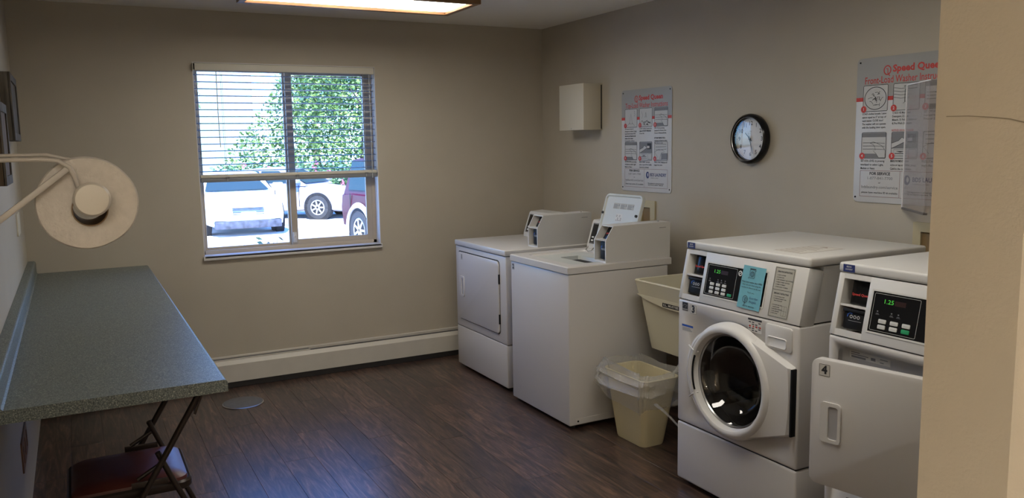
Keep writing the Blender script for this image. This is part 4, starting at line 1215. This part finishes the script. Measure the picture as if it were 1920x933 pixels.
w_.stroke(circ(.040, .036, .013, 24), .0022, 0, True).stroke([(.040, .012), (.040, .036), (.044, .042)], .002).stroke(circ(.042, .037, .006, 16), .0014, 0, True)
w_.build('drawing', M_ink, nt, smooth=False)
text('Please leave washer door OPEN', .108, .0062, at(Mq, .061, .104), M_ink, nt, bold=.02)
text('when you are done using the', .100, .0060, at(Mq, .061, .093), M_ink, nt, bold=.01)
text('machine to allow it to dry out.', .104, .0060, at(Mq, .061, .082), M_ink, nt, bold=.01)
text('Thank you,', .038, .0058, at(Mq, .064, .064), M_ink, nt)
text('Guardian', .046, .0088, at(Mq, .084, .044), M_navy, nt)
text('Angels', .038, .0088, at(Mq, .082, .030), M_navy, nt)
text('SENIOR SERVICES', .062, .0045, at(Mq, .064, .010), M_ink, nt, bold=.02)

# ---- machine 4: dryer with its square door ajar
m4 = thing('front_control_dryer', 'white dryer marked 4 with its square door standing ajar, next to the doorway', 'dryer', (-.5, -3.77, 0))
X4, ya4, yb4 = -.850, -3.425, -4.108
cb4 = cabinet(m4, X4, -.17, yb4, ya4, .022, .838, (), .010)
Mp4, L4 = front_top(m4, X4, ya4 - .002, yb4 + .002, .840, 1.052, -.18, .045, six=True)
top_cap(m4, X4 + .043, -.157, yb4 - .002, ya4 + .002, 1.054, 1.088)
service_sticker(m4, X4 + .043, ya4 - .018, 1.057)
Mf = mframe(X4, ya4)
W4 = ya4 - yb4
# recess frame of the loading opening
rec = rrect(.045, .352, .632, .806, .028)
cut4 = MB(Mf).prism(rec, -.045, .05).build('cutter', None, fixn=True)
for o in [o for o in m4.children if o.name.startswith('cabinet') or o.name.startswith('inner_frame')]:
    if o.data.materials and o.data.materials[0] == M_fascia: continue
    md = o.modifiers.new('b', 'BOOLEAN'); md.object = cut4; md.solver = 'EXACT'
    bpy.context.view_layer.update()
    me = bpy.data.meshes.new_from_object(o.evaluated_get(bpy.context.evaluated_depsgraph_get())); o.modifiers.clear(); o.data = me
bpy.data.objects.remove(cut4)
q = MB(Mf)
ri = inset(rec, .012)
cO = [(.34 + .20 * math.cos(math.atan2(p[1] - .57, p[0] - .34)), .565 + .195 * math.sin(math.atan2(p[1] - .57, p[0] - .34))) for p in rec]
q.rings([[(p[0], p[1], .000) for p in rec], [(p[0], p[1], -.016) for p in inset(rec, .004)], [(p[0], p[1], -.022) for p in ri], [(p[0], p[1], -.022) for p in cO], [(p[0], p[1], -.042) for p in cO]], cap1=False)
q.build('loading_recess', mat('recess_grey', (.50, .49, .48), .4), m4, fixn=True)
MB(Mf).poly(cO, -.040).build('drum_opening', M_gap, m4, smooth=False)
s_ = MB(at(Mf, 0, 0, -.0215)).rect(.075, .768, .235, .792, 0).build('rating_label', M_label, m4, smooth=False)
w_ = MB(at(Mf, 0, 0, -.0212))
for k, (a_, b_, c_, d__) in enumerate(((.080, .787, .115, .790), (.080, .780, .150, .783), (.082, .770, .140, .777), (.160, .774, .178, .784), (.195, .784, .225, .7865), (.195, .773, .210, .776))):
    w_.rect(a_, b_, c_, d__, 0)
w_.build('label_print', M_inkg, s_, smooth=False)
# door (hinged at the right)
yh, xh = -4.060, X4 - .012
ang = math.atan2(.125, .585)
dv = Vector((-math.sin(ang), math.cos(ang), 0))       # from hinge to free edge
dl = .597
org = Vector((xh, yh, 0)) + dv * dl
Md4 = frame(org, -dv, (0, 0, 1))
dd = MB(Md4).prism(rrect(0, .348, dl, .784, .028), -.030, 0, .005).build('door', M_enamel, m4)
MB(Md4).prism(rrect(.03, .38, dl - .03, .755, .10), -.045, -.029).build('door_liner', M_plastic, dd, fixn=True)
door_handle(Md4, .040, .504, .112, .642, dd)
badge('4', .048, .748, .040, .042, Md4, dd, size=.62)
for z_ in (.42, .70):
    MB().box(xh - .004, X4 + .004, yh - .010, yh + .010, z_ - .03, z_ + .03, .002).build('hinge', M_steel, m4)
# curved kick line below the door
MB(mframe(X4, ya4)).stroke([(.10 + .05 * k, .300 - .0026 * (k - 5) ** 2 * .4) for k in range(0, 11)], .003, .0012).build('kick_line', M_gap, m4, smooth=False)

# ------------------------------------------------------------------ utility sink
sk = thing('utility_sink', 'cream plastic wall-hung utility sink between washers', 'sink', (-.30, -2.25, .42))
sx0, sx1, sy0, sy1 = -.587, -.001, -2.598, -1.935
def rr3(x0, y0, x1, y1, r, z): return [(p[0], p[1], z) for p in rrect(x0, y0, x1, y1, r, 4)]
q = MB()
q.rings([rr3(sx0 + .060, sy0 + .055, sx1, sy1 - .055, .03, .440), rr3(sx0 + .020, sy0 + .018, sx1, sy1 - .018, .025, .722), rr3(sx0 + .012, sy0 + .010, sx1, sy1 - .010, .025, .722),
         rr3(sx0 + .002, sy0 + .002, sx1, sy1 - .002, .015, .786), rr3(sx0, sy0, sx1, sy1, .012, .796), rr3(sx0 + .004, sy0 + .004, sx1 - .002, sy1 - .004, .012, .802),
         rr3(sx0 + .016, sy0 + .016, sx1 - .06, sy1 - .016, .015, .800), rr3(sx0 + .030, sy0 + .030, sx1 - .075, sy1 - .030, .03, .74), rr3(sx0 + .075, sy0 + .07, sx1 - .11, sy1 - .07, .04, .46)], cap0=True, cap1=True)
q.build('basin', M_sink, sk, fixn=True)
ap = []
Mk = frame((sx0 + .0125, sy1 - .015, 0), (0, -1, 0), (0, 0, 1))
top_ = [(0, .760), (.62, .760)]
cur = [(.62 * k / 12, .722 - .040 * math.sin(PI * k / 12) ** .8) for k in range(12, -1, -1)]
MB(Mk).prism([(0, .724)] + list(reversed(cur)) + [(.62, .724)], -.004, .0015).build('apron', M_sink, sk, fixn=True)
Mk2 = at(Mk, .285, .700, .0022)
lb = MB(Mk2).rect(-.075, -.010, .055, .010, 0).build('maker_label', M_blackm, sk, smooth=False)
text('E.L. MUSTEE', .115, .011, at(Mk2, -.010, 0), M_label, lb, bold=.02)
MB().tube([(-.30, -2.26, .46), (-.30, -2.26, .25), (-.27, -2.26, .22), (-.20, -2.26, .24), (-.14, -2.26, .28), (-.001, -2.26, .28)], .019, 12).build('drain_pipe', M_rubber, sk)
MB().box(-.09, -.03, -2.36, -2.16, .80, .83, .008).tube([(-.06, -2.26, .82), (-.06, -2.26, .93), (-.10, -2.26, .96), (-.20, -2.26, .955), (-.21, -2.26, .93)], .009, 10).build('faucet', M_chrome, sk)

# ------------------------------------------------------------------ waste basket with liner
wb_ = thing('waste_basket', 'cream plastic waste basket on the floor between the washers', 'waste basket', (-.70, -2.16, 0))
def wr(t, z, d=0.0, r=.03):
    # t 0 bottom .. 1 top
    x0 = -.742 - .055 * t - d; x1 = -.600 + .055 * t * .4 + d
    y0 = -2.222 - .085 * t - d; y1 = -1.985 + .028 * t + d
    return [(p[0], p[1], z) for p in rrect(x0, y0, x1, y1, r + .015 * t, 5)]
q = MB()
q.rings([wr(0, .004, -.006), wr(0, .0, -.003), wr(0, .008), wr(.55, .20), wr(.97, .352), wr(1, .362, .004), wr(1, .366, .006), wr(1, .369, .003), wr(1, .366, -.003), wr(.97, .35, -.004), wr(.05, .012, -.005)], cap0=True, cap1=True)
q.build('bin', M_cream, wb_, fixn=True)
bagt = thing('bin_liner', 'clear crumpled plastic bag draped over the waste basket rim', 'bag', (-.70, -2.16, .2))
rnd = random.Random(11)
q = MB(); rows = []
n_ = 84
def noise_ring(base, amp, zamp, seed):
    r2 = random.Random(seed); ph = [r2.uniform(0, 6.28) for _ in range(6)]
    c = Vector((sum(p[0] for p in base) / len(base), sum(p[1] for p in base) / len(base)))
    out = []
    m = len(base)
    for i in range(n_):
        t = i / n_ * m; a = int(t) % m; b = (a + 1) % m; f = t - int(t)
        px = base[a][0] * (1 - f) + base[b][0] * f; py = base[a][1] * (1 - f) + base[b][1] * f; pz = base[a][2]
        th = 2 * PI * i / n_
        k = amp * (math.sin(5 * th + ph[0]) * .5 + math.sin(9 * th + ph[1]) * .4 + math.sin(17 * th + ph[2]) * .35 + r2.uniform(-.8, .8))
        d = Vector((px, py)) - c; d.normalize()
        zz = zamp * (math.sin(2 * th + ph[3]) * .6 + math.sin(5 * th + ph[4]) * .3 + r2.uniform(-.3, .3))
        out.append((px + d.x * k, py + d.y * k, pz + zz))
    return out
rows.append(noise_ring(wr(.15, .05, -.012), .004, .0, 1))
rows.append(noise_ring(wr(.6, .22, -.018), .008, .0, 2))
rows.append(noise_ring(wr(.95, .34, -.010), .006, .004, 3))
rows.append(noise_ring(wr(1, .385, -.006), .006, .010, 4))
rows.append(noise_ring(wr(1, .404, .010), .009, .020, 5))
rows.append(noise_ring(wr(1, .375, .024), .010, .010, 6))
rows.append(noise_ring(wr(1, .355, .036), .014, .008, 17))
rows.append(noise_ring(wr(1, .330, .030), .016, .008, 7))
rows.append(noise_ring(wr(1, .305, .042), .014, .010, 27))
rows.append(noise_ring(wr(.9, .285, .034), .016, .012, 8))
rows.append(noise_ring(wr(.75, .245, .026), .016, .016, 9))
rows.append(noise_ring(wr(.65, .215, .018), .010, .022, 10))
q.rings(rows)
q.build('film', M_bag, bagt, fixn=True)
MB().tube([(-.755, -2.335, .262), (-.745, -2.375, .245), (-.735, -2.42, .222), (-.725, -2.47, .190), (-.720, -2.51, .165)], [.012, .009, .007, .006, .010], 8, flat=.5).build('twisted_tail', M_bag, bagt)

# ------------------------------------------------------------------ folding chair
ch = thing('folding_chair', 'dark metal folding chair with maroon vinyl seat tucked under the counter', 'chair', (-3.03, -2.38, 0))
yN, yFr = -2.590, -2.195
def seat_o(x0, y0, x1, y1, r, z): return [(p[0], p[1], z) for p in rrect(x0, y0, x1, y1, r, 6)]
sx0_, sx1_, sy0_, sy1_ = -3.235, -2.862, -2.570, -2.215
MB().rings([seat_o(sx0_ + .004, sy0_ + .004, sx1_ - .004, sy1_ - .004, .04, .395), seat_o(sx0_, sy0_, sx1_, sy1_, .045, .400), seat_o(sx0_, sy0_, sx1_, sy1_, .045, .418), seat_o(sx0_ + .006, sy0_ + .006, sx1_ - .006, sy1_ - .006, .04, .425), seat_o(sx0_ + .02, sy0_ + .02, sx1_ - .02, sy1_ - .02, .03, .420)], cap0=True, cap1=True).build('seat_pan', M_tube, ch, fixn=True)
MB().rings([seat_o(sx0_ + .012, sy0_ + .012, sx1_ - .012, sy1_ - .012, .04, .420), seat_o(sx0_ + .014, sy0_ + .014, sx1_ - .014, sy1_ - .014, .04, .432), seat_o(sx0_ + .032, sy0_ + .032, sx1_ - .032, sy1_ - .032, .04, .444), seat_o(sx0_ + .08, sy0_ + .08, sx1_ - .08, sy1_ - .08, .04, .450)], cap1=True).build('seat_pad', M_vinyl, ch, fixn=True)
for yy in (yN, yFr):
    MB().tube([(-2.805, yy, .765), (-2.84, yy, .70), (-3.01, yy, .42), (-3.20, yy, .10), (-3.235, yy, .018)], .0125, 12, flat=.8).build('front_leg', M_tube, ch)
    MB().tube([(-3.235, yy, .02), (-3.24, yy, .0)], .016, 12).build('foot_cap', M_rubber, ch)
    yi = yy + (.022 if yy < -2.4 else -.022)
    MB().tube([(-2.965, yi, .535), (-2.935, yi, .46), (-2.80, yi, .14), (-2.765, yi, .02)], .0115, 12, flat=.8).build('rear_leg', M_tube, ch)
    MB().tube([(-2.765, yi, .02), (-2.763, yi, .0)], .0155, 12).build('foot_cap', M_rubber, ch)
    MB().box(-3.05, -2.94, min(yi, yy) - .003, min(yi, yy) + .002, .435, .455, .001).tube([(-3.03, yi, .455), (-2.95, yi, .50)], .007, 8).build('link', M_tube, ch)
MB().tube([(-3.18, yN, .135), (-3.18, yFr, .135)], .009, 10).build('crossbar', M_tube, ch)
MB().tube([(-2.812, yN + .022, .165), (-2.812, yFr - .022, .165)], .009, 10).build('crossbar', M_tube, ch)
bk = MB(); rows = []
for j in range(9):
    t = j / 8; yy = yN + (yFr - yN) * t; bow = -.02 * math.sin(PI * t) ; e = .02 * abs(2 * t - 1) ** 3
    rows.append([(-2.85 + bow * -1, yy, .672 - e), (-2.802 + bow * -1, yy, .762), (-2.796 + bow * -1, yy, .762), (-2.843 + bow * -1, yy, .668 - e)])
bk.rings(rows, cap0=True, cap1=True).build('backrest', M_tube, ch, fixn=True)

# ------------------------------------------------------------------ outside
GZ = -.45
struct('ground', MB().box(-30, 40, .6, 70, GZ - .2, GZ), M_asph, smooth=False)
tag(MB().box(-30, 40, 23.5, 70, GZ, GZ + .10).build('lawn_strip', M_lawn, smooth=False), 'green lawn strip beyond the parking lot', 'lawn', kind='structure')

def hull(mb, secs, cap=True):
    mb.rings(secs, cap0=cap, cap1=cap)

def car(name, label, loc, rz, L, W, Hh, paint, kind, low=None):
    t = thing(name, label, 'car', loc, (0, 0, rz), group='cars parked outside the window')
    Mw = wm(t); h = W / 2
    # body side profile: x stations from rear(-L/2) to front(+L/2): (x, zbottom, ztop, halfwidth)
    if kind == 'suv':
        st = [(-L / 2, .50, .95, h * .90), (-L / 2 + .06, .38, 1.08, h * .97), (-L / 2 + .5, .34, 1.10, h), (-.3, .33, 1.08, h), (.9, .33, 1.05, h), (1.2, .34, 1.04, h), (L / 2 - .35, .36, .98, h * .97), (L / 2 - .05, .40, .85, h * .90), (L / 2, .48, .72, h * .84)]
        cabx = [(-L / 2 + .10, 1.06), (-L / 2 + .28, Hh - .03), (-.2, Hh), (.55, Hh - .04), (1.20, 1.02)]
    else:
        st = [(-L / 2, .45, .80, h * .80), (-L / 2 + .10, .28, .92, h * .92), (-L / 2 + .7, .22, .97, h), (-.5, .20, .95, h), (.6, .20, .93, h), (.95, .22, .91, h), (L / 2 - .55, .22, .80, h * .985), (L / 2 - .16, .20, .68, h * .90), (L / 2 - .02, .24, .58, h * .74), (L / 2 + .02, .34, .50, h * .60)]
        cabx = [(-L / 2 + .75, .95), (-L / 2 + 1.35, Hh - .05), (-.35, Hh), (.25, Hh - .06), (1.05, .91)]
    secs = []
    for x_, zb, zt, w in st:
        zm = zb + (zt - zb) * .55
        half = [(w * .80, zb), (w * .96, zb + .05), (w, zm), (w * .97, zt - .07), (w * .86, zt - .01)]
        pts = [(x_, -a, b) for a, b in half] + [(x_, 0, zt + .025)] + [(x_, a, b) for a, b in reversed(half)]
        secs.append(pts)
    q = MB(Mw); hull(q, secs); q.build('body', paint, t, fixn=True)
    secs = []
    for i, (x_, zt) in enumerate(cabx):
        zb = st[3][2] - .03
        k = .86 if i in (1, 2, 3) else .90
        secs.append([(x_, -h * .93, zb - .02), (x_, -h * (.78 if i in (1, 2, 3) else .92), zt - .03 if i in (1, 2, 3) else zb), (x_, -h * (.60 if i in (1, 2, 3) else .86), zt), (x_, h * (.60 if i in (1, 2, 3) else .86), zt), (x_, h * (.78 if i in (1, 2, 3) else .92), zt - .03 if i in (1, 2, 3) else zb), (x_, h * .93, zb - .02)])
    q = MB(Mw); hull(q, secs); q.build('cabin', paint, t, fixn=True)
    # glass panels just proud of the cabin
    zb = st[3][2] - .0
    def gl_(pts, name): 
        q = MB(Mw); P = [Vector(p) for p in pts]; n = (P[1] - P[0]).cross(P[2] - P[0]).normalized()
        c = sum(P, Vector()) / len(P)
        if n.dot(c - Vector((0, 0, .9))) < 0: n = -n
        q.rings([[tuple(p) for p in P], [tuple(p + n * .012) for p in P]], cap0=True, cap1=True); q.build(name, M_cglass, t, smooth=False, fixn=True)
    a, b = cabx[3], cabx[4]
    gl_([(a[0] + .05, -h * .60, a[1] - .04), (a[0] + .05, h * .60, a[1] - .04), (b[0] - .04, h * .80, b[1] + .06), (b[0] - .04, -h * .80, b[1] + .06)], 'windshield')
    a, b = cabx[1], cabx[0]
    gl_([(a[0] - .04, -h * .58, a[1] - .05), (a[0] - .04, h * .58, a[1] - .05), (b[0] + (-.01 if kind == 'suv' else .05), h * .78, b[1] + .07), (b[0] + (-.01 if kind == 'suv' else .05), -h * .78, b[1] + .07)], 'rear_window')
    for s in (-1, 1):
        xa, xb_, xc, xd = cabx[0][0] + .12, cabx[1][0] + .05, cabx[3][0] - .02, cabx[4][0] - .22
        xm = (xb_ + xc) / 2
        def side(x_, z_):
            f = (z_ - zb) / (Hh - zb); return s * (h * .925 - f * h * .125 + .004)
        zt_ = Hh - .09; zl = zb + .04
        gl_([(xa + .1, side(0, zl), zl), (xm - .04, side(0, zl), zl), (xm - .04, side(0, zt_), zt_), (xb_, side(0, zt_), zt_)], 'side_window')
        gl_([(xm + .04, side(0, zl), zl), (xd, side(0, zl), zl), (xc, side(0, zt_), zt_), (xm + .04, side(0, zt_), zt_)], 'side_window')
        # door seams and mirror
        q = MB(Mw)
        for xx in (xa + .25, xm, xd + .05): q.box(xx, xx + .012, s * (h - .012), s * (h + .003), .35, zb - .02)
        q.build('door_seams', M_gap, t, smooth=False)
        q = MB(Mw); q.box(xm - .28, xm - .12, s * h, s * (h + .025), zb - .18, zb - .15, .006); q.build('door_handle', paint, t)
        q = MB(Mw); q.box(xd - .04, xd + .10, s * (h * .95), s * (h + .19), zb + .03, zb + .17, .035, 3); q.build('mirror', paint, t)
    wr_ = .37 if kind == 'suv' else .325
    for x_ in (-L / 2 + .82, L / 2 - .88):
        for s in (-1, 1):
            Mwh = Mw @ frame((x_, s * (h - .20), wr_), (1, 0, 0), (0, 0, 1) if s < 0 else (0, 0, -1))
            MB(Mwh).lathe([(wr_ + .075, .02), (wr_ + .075, .203), (.05, .205)], 36, cap1=True).build('wheel_well', M_well, t)
            w_ = MB(Mwh).lathe([(wr_ * .6, .0), (wr_ * .96, .0), (wr_, .03), (wr_, .185), (wr_ * .95, .214), (wr_ * .66, .218), (wr_ * .64, .205)], 36).build('wheel', M_tire, t)
            q = MB(Mwh).lathe([(wr_ * .64, .206), (wr_ * .60, .212), (wr_ * .52, .200), (.001, .196)], 36, cap1=True)
            for k in range(7):
                a = 2 * PI * k / 7; c_, s2 = math.cos(a), math.sin(a)
                q.rings([[(c_ * r_ - s2 * o__, s2 * r_ + c_ * o__, zz) for (r_, o__, zz) in ((.03, -.03, .2), (wr_ * .58, -.022, .2), (wr_ * .58, .022, .2), (.03, .03, .2))],
                         [(c_ * r_ - s2 * o__, s2 * r_ + c_ * o__, zz) for (r_, o__, zz) in ((.03, -.022, .216), (wr_ * .57, -.015, .212), (wr_ * .57, .015, .212), (.03, .022, .216))]], cap1=True)
            q.build('rim', M_rim, w_, fixn=True)
            if low:
                al = MB(Mw)
                rows = [[(x_ + (wr_ + dr) * math.cos(R(g)), s * (h + dz), wr_ + (wr_ + dr) * math.sin(R(g))) for g in range(-10, 191, 10)] for dr, dz in ((.055, .0), (.06, .030), (.13, .030), (.16, .0))]
                al.rings(rows, close=False); al.build('arch_flare', low, t, fixn=True)
    # front end
    F = L / 2
    q = MB(Mw); zz = .30 if kind != 'suv' else .42
    q.box(F - .16, F + .035, -h * .80, h * .80, zz - .12, zz + .06, .02); q.build('bumper', M_cdark if kind != 'suv' else low or paint, t)
    q = MB(Mw); q.box(F - .14, F + .055, -h * .84, h * .84, zz + .07, zz + .17, .03, 3); q.build('bumper', paint if kind != 'suv' else low or paint, t)
    q = MB(Mw)
    for k in range(4): q.box(F - .10, F + .030, -.34, .34, zz + .19 + k * .045, zz + .205 + k * .045)
    q.build('grille', M_cdark, t, smooth=False)
    MB(Mw).box(F - .02, F + .060, -.155, .155, zz + .10, zz + .25, .004).build('licence_plate', M_cwhite, t)
    for s in (-1, 1):
        MB(Mw).box(F - .30, F - .02, s * h * .50, s * h * .84, zz + .24, zz + .36, .03, 3).build('headlight', M_rim, t)
        MB(Mw).box(-F - .01, -F + .10, s * h * .62, s * h * .88, .72, .88, .02).build('tail_light', M_red, t)
    q = MB(Mw); q.box(-F - .05, -F + .12, -h * .90, h * .90, .42, .60, .03, 3); q.build('bumper', low or paint, t)
    if low:
        for s in (-1, 1):
            MB(Mw).box(-F + 1.3, F - 1.35, s * (h - .02), s * (h + .018), .34, .56, .012).build('side_cladding', low, t)
    return t
car('parked_car', 'white car parked facing the window', (.27, 13.5 + 2.25, GZ), R(-90), 4.5, 1.80, 1.38, M_cwhite, 'sedan')
car('parked_car', 'silver sedan parked beyond, between the white and maroon cars', (2.2, 18.3, GZ), R(-42), 4.6, 1.78, 1.40, M_csilver, 'sedan')
car('parked_suv', 'dark maroon utility vehicle at the right edge of the window view', (2.74, 8.45, GZ), R(-80), 4.5, 1.8, 1.75, M_cred, 'suv', M_cbeige)

def foliage(mb, rnd, n, c, rad, size, shape='ball'):
    for _ in range(n):
        while True:
            p = Vector((rnd.uniform(-1, 1), rnd.uniform(-1, 1), rnd.uniform(-1, 1)))
            if shape == 'cone' and .1 < p.xy.length < 1: break
            if .25 < p.length < 1: break
        if shape == 'cone': k = max(.08, .5 * (1 - p.z)); p.x *= k; p.y *= k
        q = Vector((c[0] + p.x * rad[0], c[1] + p.y * rad[1], c[2] + p.z * rad[2]))
        a = Vector((rnd.gauss(0, 1), rnd.gauss(0, 1), rnd.gauss(0, .6))).normalized()
        b = a.cross(Vector((rnd.gauss(0, 1), rnd.gauss(0, 1), rnd.gauss(0, 1)))).normalized()
        s = size * rnd.uniform(.6, 1.3)
        mb.addraw([tuple(q - a * s * .6), tuple(q + b * s * .32), tuple(q + a * s * .6), tuple(q - b * s * .32)], [(0, 1, 2, 3)])

def tree(x_, y_, top, w, label, m, seed, shape='ball', n=5200, base=.3, size=.14, name='tree', dy=.5):
    rnd = random.Random(seed)
    t = thing(name, label, 'tree', (x_, y_, GZ), group='trees beyond the parking lot')
    g = GZ + .1
    q = MB()
    if shape == 'cone':
        foliage(q, rnd, n, (x_, y_, (top + base) / 2), (w / 2, w * dy, (top - base) / 2), size, 'cone')
    else:
        hh = top - base
        for k in range(9):
            a = rnd.uniform(0, 2 * PI); r = rnd.uniform(0, w * .30)
            c = (x_ + r * math.cos(a), y_ + r * math.sin(a) * .7, base + hh * rnd.uniform(.18, .82))
            foliage(q, rnd, n // 9, c, (w * .27, w * .24, hh * .24), size)
    o = q.build('foliage', m, t, smooth=False); o['kind'] = 'stuff'
    MB().tube([(x_, y_, GZ - .02), (x_ + .05, y_, GZ + (base - GZ) * .6), (x_ - .06, y_, base + .8), (x_ + .1, y_ + .1, base + (top - base) * .7)], [.16 * w / 4, .13 * w / 4, .10 * w / 4, .03], 10).build('trunk', M_bark, t)
    for k in range(4):
        a = rnd.uniform(0, 2 * PI); z_ = base + (top - base) * (.2 + .12 * k)
        MB().tube([(x_, y_, z_), (x_ + math.cos(a) * w * .15, y_ + math.sin(a) * w * .12, z_ + .4), (x_ + math.cos(a) * w * .3, y_ + math.sin(a) * w * .2, z_ + .9)], [.05, .035, .015], 8).build('branch', M_bark, t)
    return t
tree(6.8, 24.6, 8.0, 12.4, 'broad conical tree filling the centre of the window view', M_leaf1, 1, 'cone', 36000, .0, .135, dy=.17)
tree(11.6, 29.5, 7.4, 5.4, 'leafy green tree right of centre in the window', M_leaf1, 2, 'ball', 9000, .3, .12)
tree(6.4, 30.5, 6.8, 6.0, 'darker tree behind the conical tree', M_leaf2, 3, 'ball', 6000, .4, .14)
tree(16.5, 35.5, 8.6, 7.5, 'tall green tree at the right of the window view', M_leaf2, 4, 'ball', 8000, .3, .15)
tree(-.55, 22.5, 6.5, 2.6, 'slim tree at the far left edge of the window', M_leaf1, 5, 'ball', 2200, .5)
tree(19.5, 28, 7.5, 6.5, 'large tree far to the right past the parking lot', M_leaf1, 6, 'ball', 4000, .3)
# hedge with blossoms behind the cars
hd = thing('flowering_hedge', 'low dark hedge with pink blossoms behind the parked cars', 'hedge', (6, 22.0, GZ))
rnd = random.Random(21); q = MB()
for k in range(26): foliage(q, rnd, 300, (1.0 + k * .5, 21.95 + rnd.uniform(-.15, .15), GZ + .75), (.55, .5, .75), .13)
o = q.build('foliage', M_leaf2, hd, smooth=False); o['kind'] = 'stuff'
q = MB()
for k in range(24): foliage(q, rnd, 8, (1.5 + rnd.uniform(0, 5), 21.4, GZ + rnd.uniform(.6, 1.4)), (.12, .05, .12), .09)
o = q.build('blossom', M_flower, hd, smooth=False); o['kind'] = 'stuff'
# shrub right outside the window
def stem_plant(x_, y_, h, seed, label):
    rnd = random.Random(seed)
    t = thing('garden_plant', label, 'plant', (x_, y_, GZ), group='plants outside the window')
    q = MB(); lf = MB()
    for k in range(5):
        a = rnd.uniform(0, 6.28); d = rnd.uniform(.02, .16); hh = h * rnd.uniform(.7, 1)
        top = Vector((x_ + d * math.cos(a) * 1.6, y_ + d * math.sin(a), GZ + hh))
        b = Vector((x_ + .04 * math.cos(a), y_ + .04 * math.sin(a), GZ - .01))
        q.tube([tuple(b), tuple((b + top) / 2 + Vector((.02, 0, 0))), tuple(top)], [.006, .004, .002], 6)
        for j in range(34):
            f = rnd.uniform(.35, 1.0); c = b.lerp(top, f)
            foliage(lf, rnd, 1, tuple(c), (.06, .06, .035), .06)
    q.build('stems', M_bark, t); o = lf.build('leaves', M_leafd, t, smooth=False); o['kind'] = 'stuff'
stem_plant(-1.70, 2.0, 1.26, 1, 'tallest leafy plant just outside the lower left window pane')
stem_plant(-1.84, 2.55, 1.12, 2, 'sparse leafy plant outside the window, middle of the three')
stem_plant(-1.96, 3.1, 1.04, 3, 'short leafy plant outside the window, nearest the left frame')
# pale building far behind
bd = thing('apartment_house', 'pale house wall far beyond the lot at the left of the window', 'building', (-3, 40, GZ))
MB().box(-12, 5.2, 38, 46, GZ, 8.5).build('wall', M_bldg, bd, smooth=False)
q = MB(frame((-12.3, 37.5, 8.5), (0, 1, 0), (0, 0, 1))); q.prism([(0, 0), (9, 0), (4.5, 1.8)], 0, 18).build('roof', mat('roof', (.2, .2, .21), .9), bd, fixn=True)
for k in range(4):
    f_ = MB().box(-9 + k * 3.0, -7.8 + k * 3.0, 37.95, 38.0, 1.0, 2.6).build('window', M_sill, bd, smooth=False)
    MB().box(-8.9 + k * 3.0, -7.9 + k * 3.0, 37.93, 37.96, 1.1, 2.5).build('pane', M_cglass, f_, smooth=False)
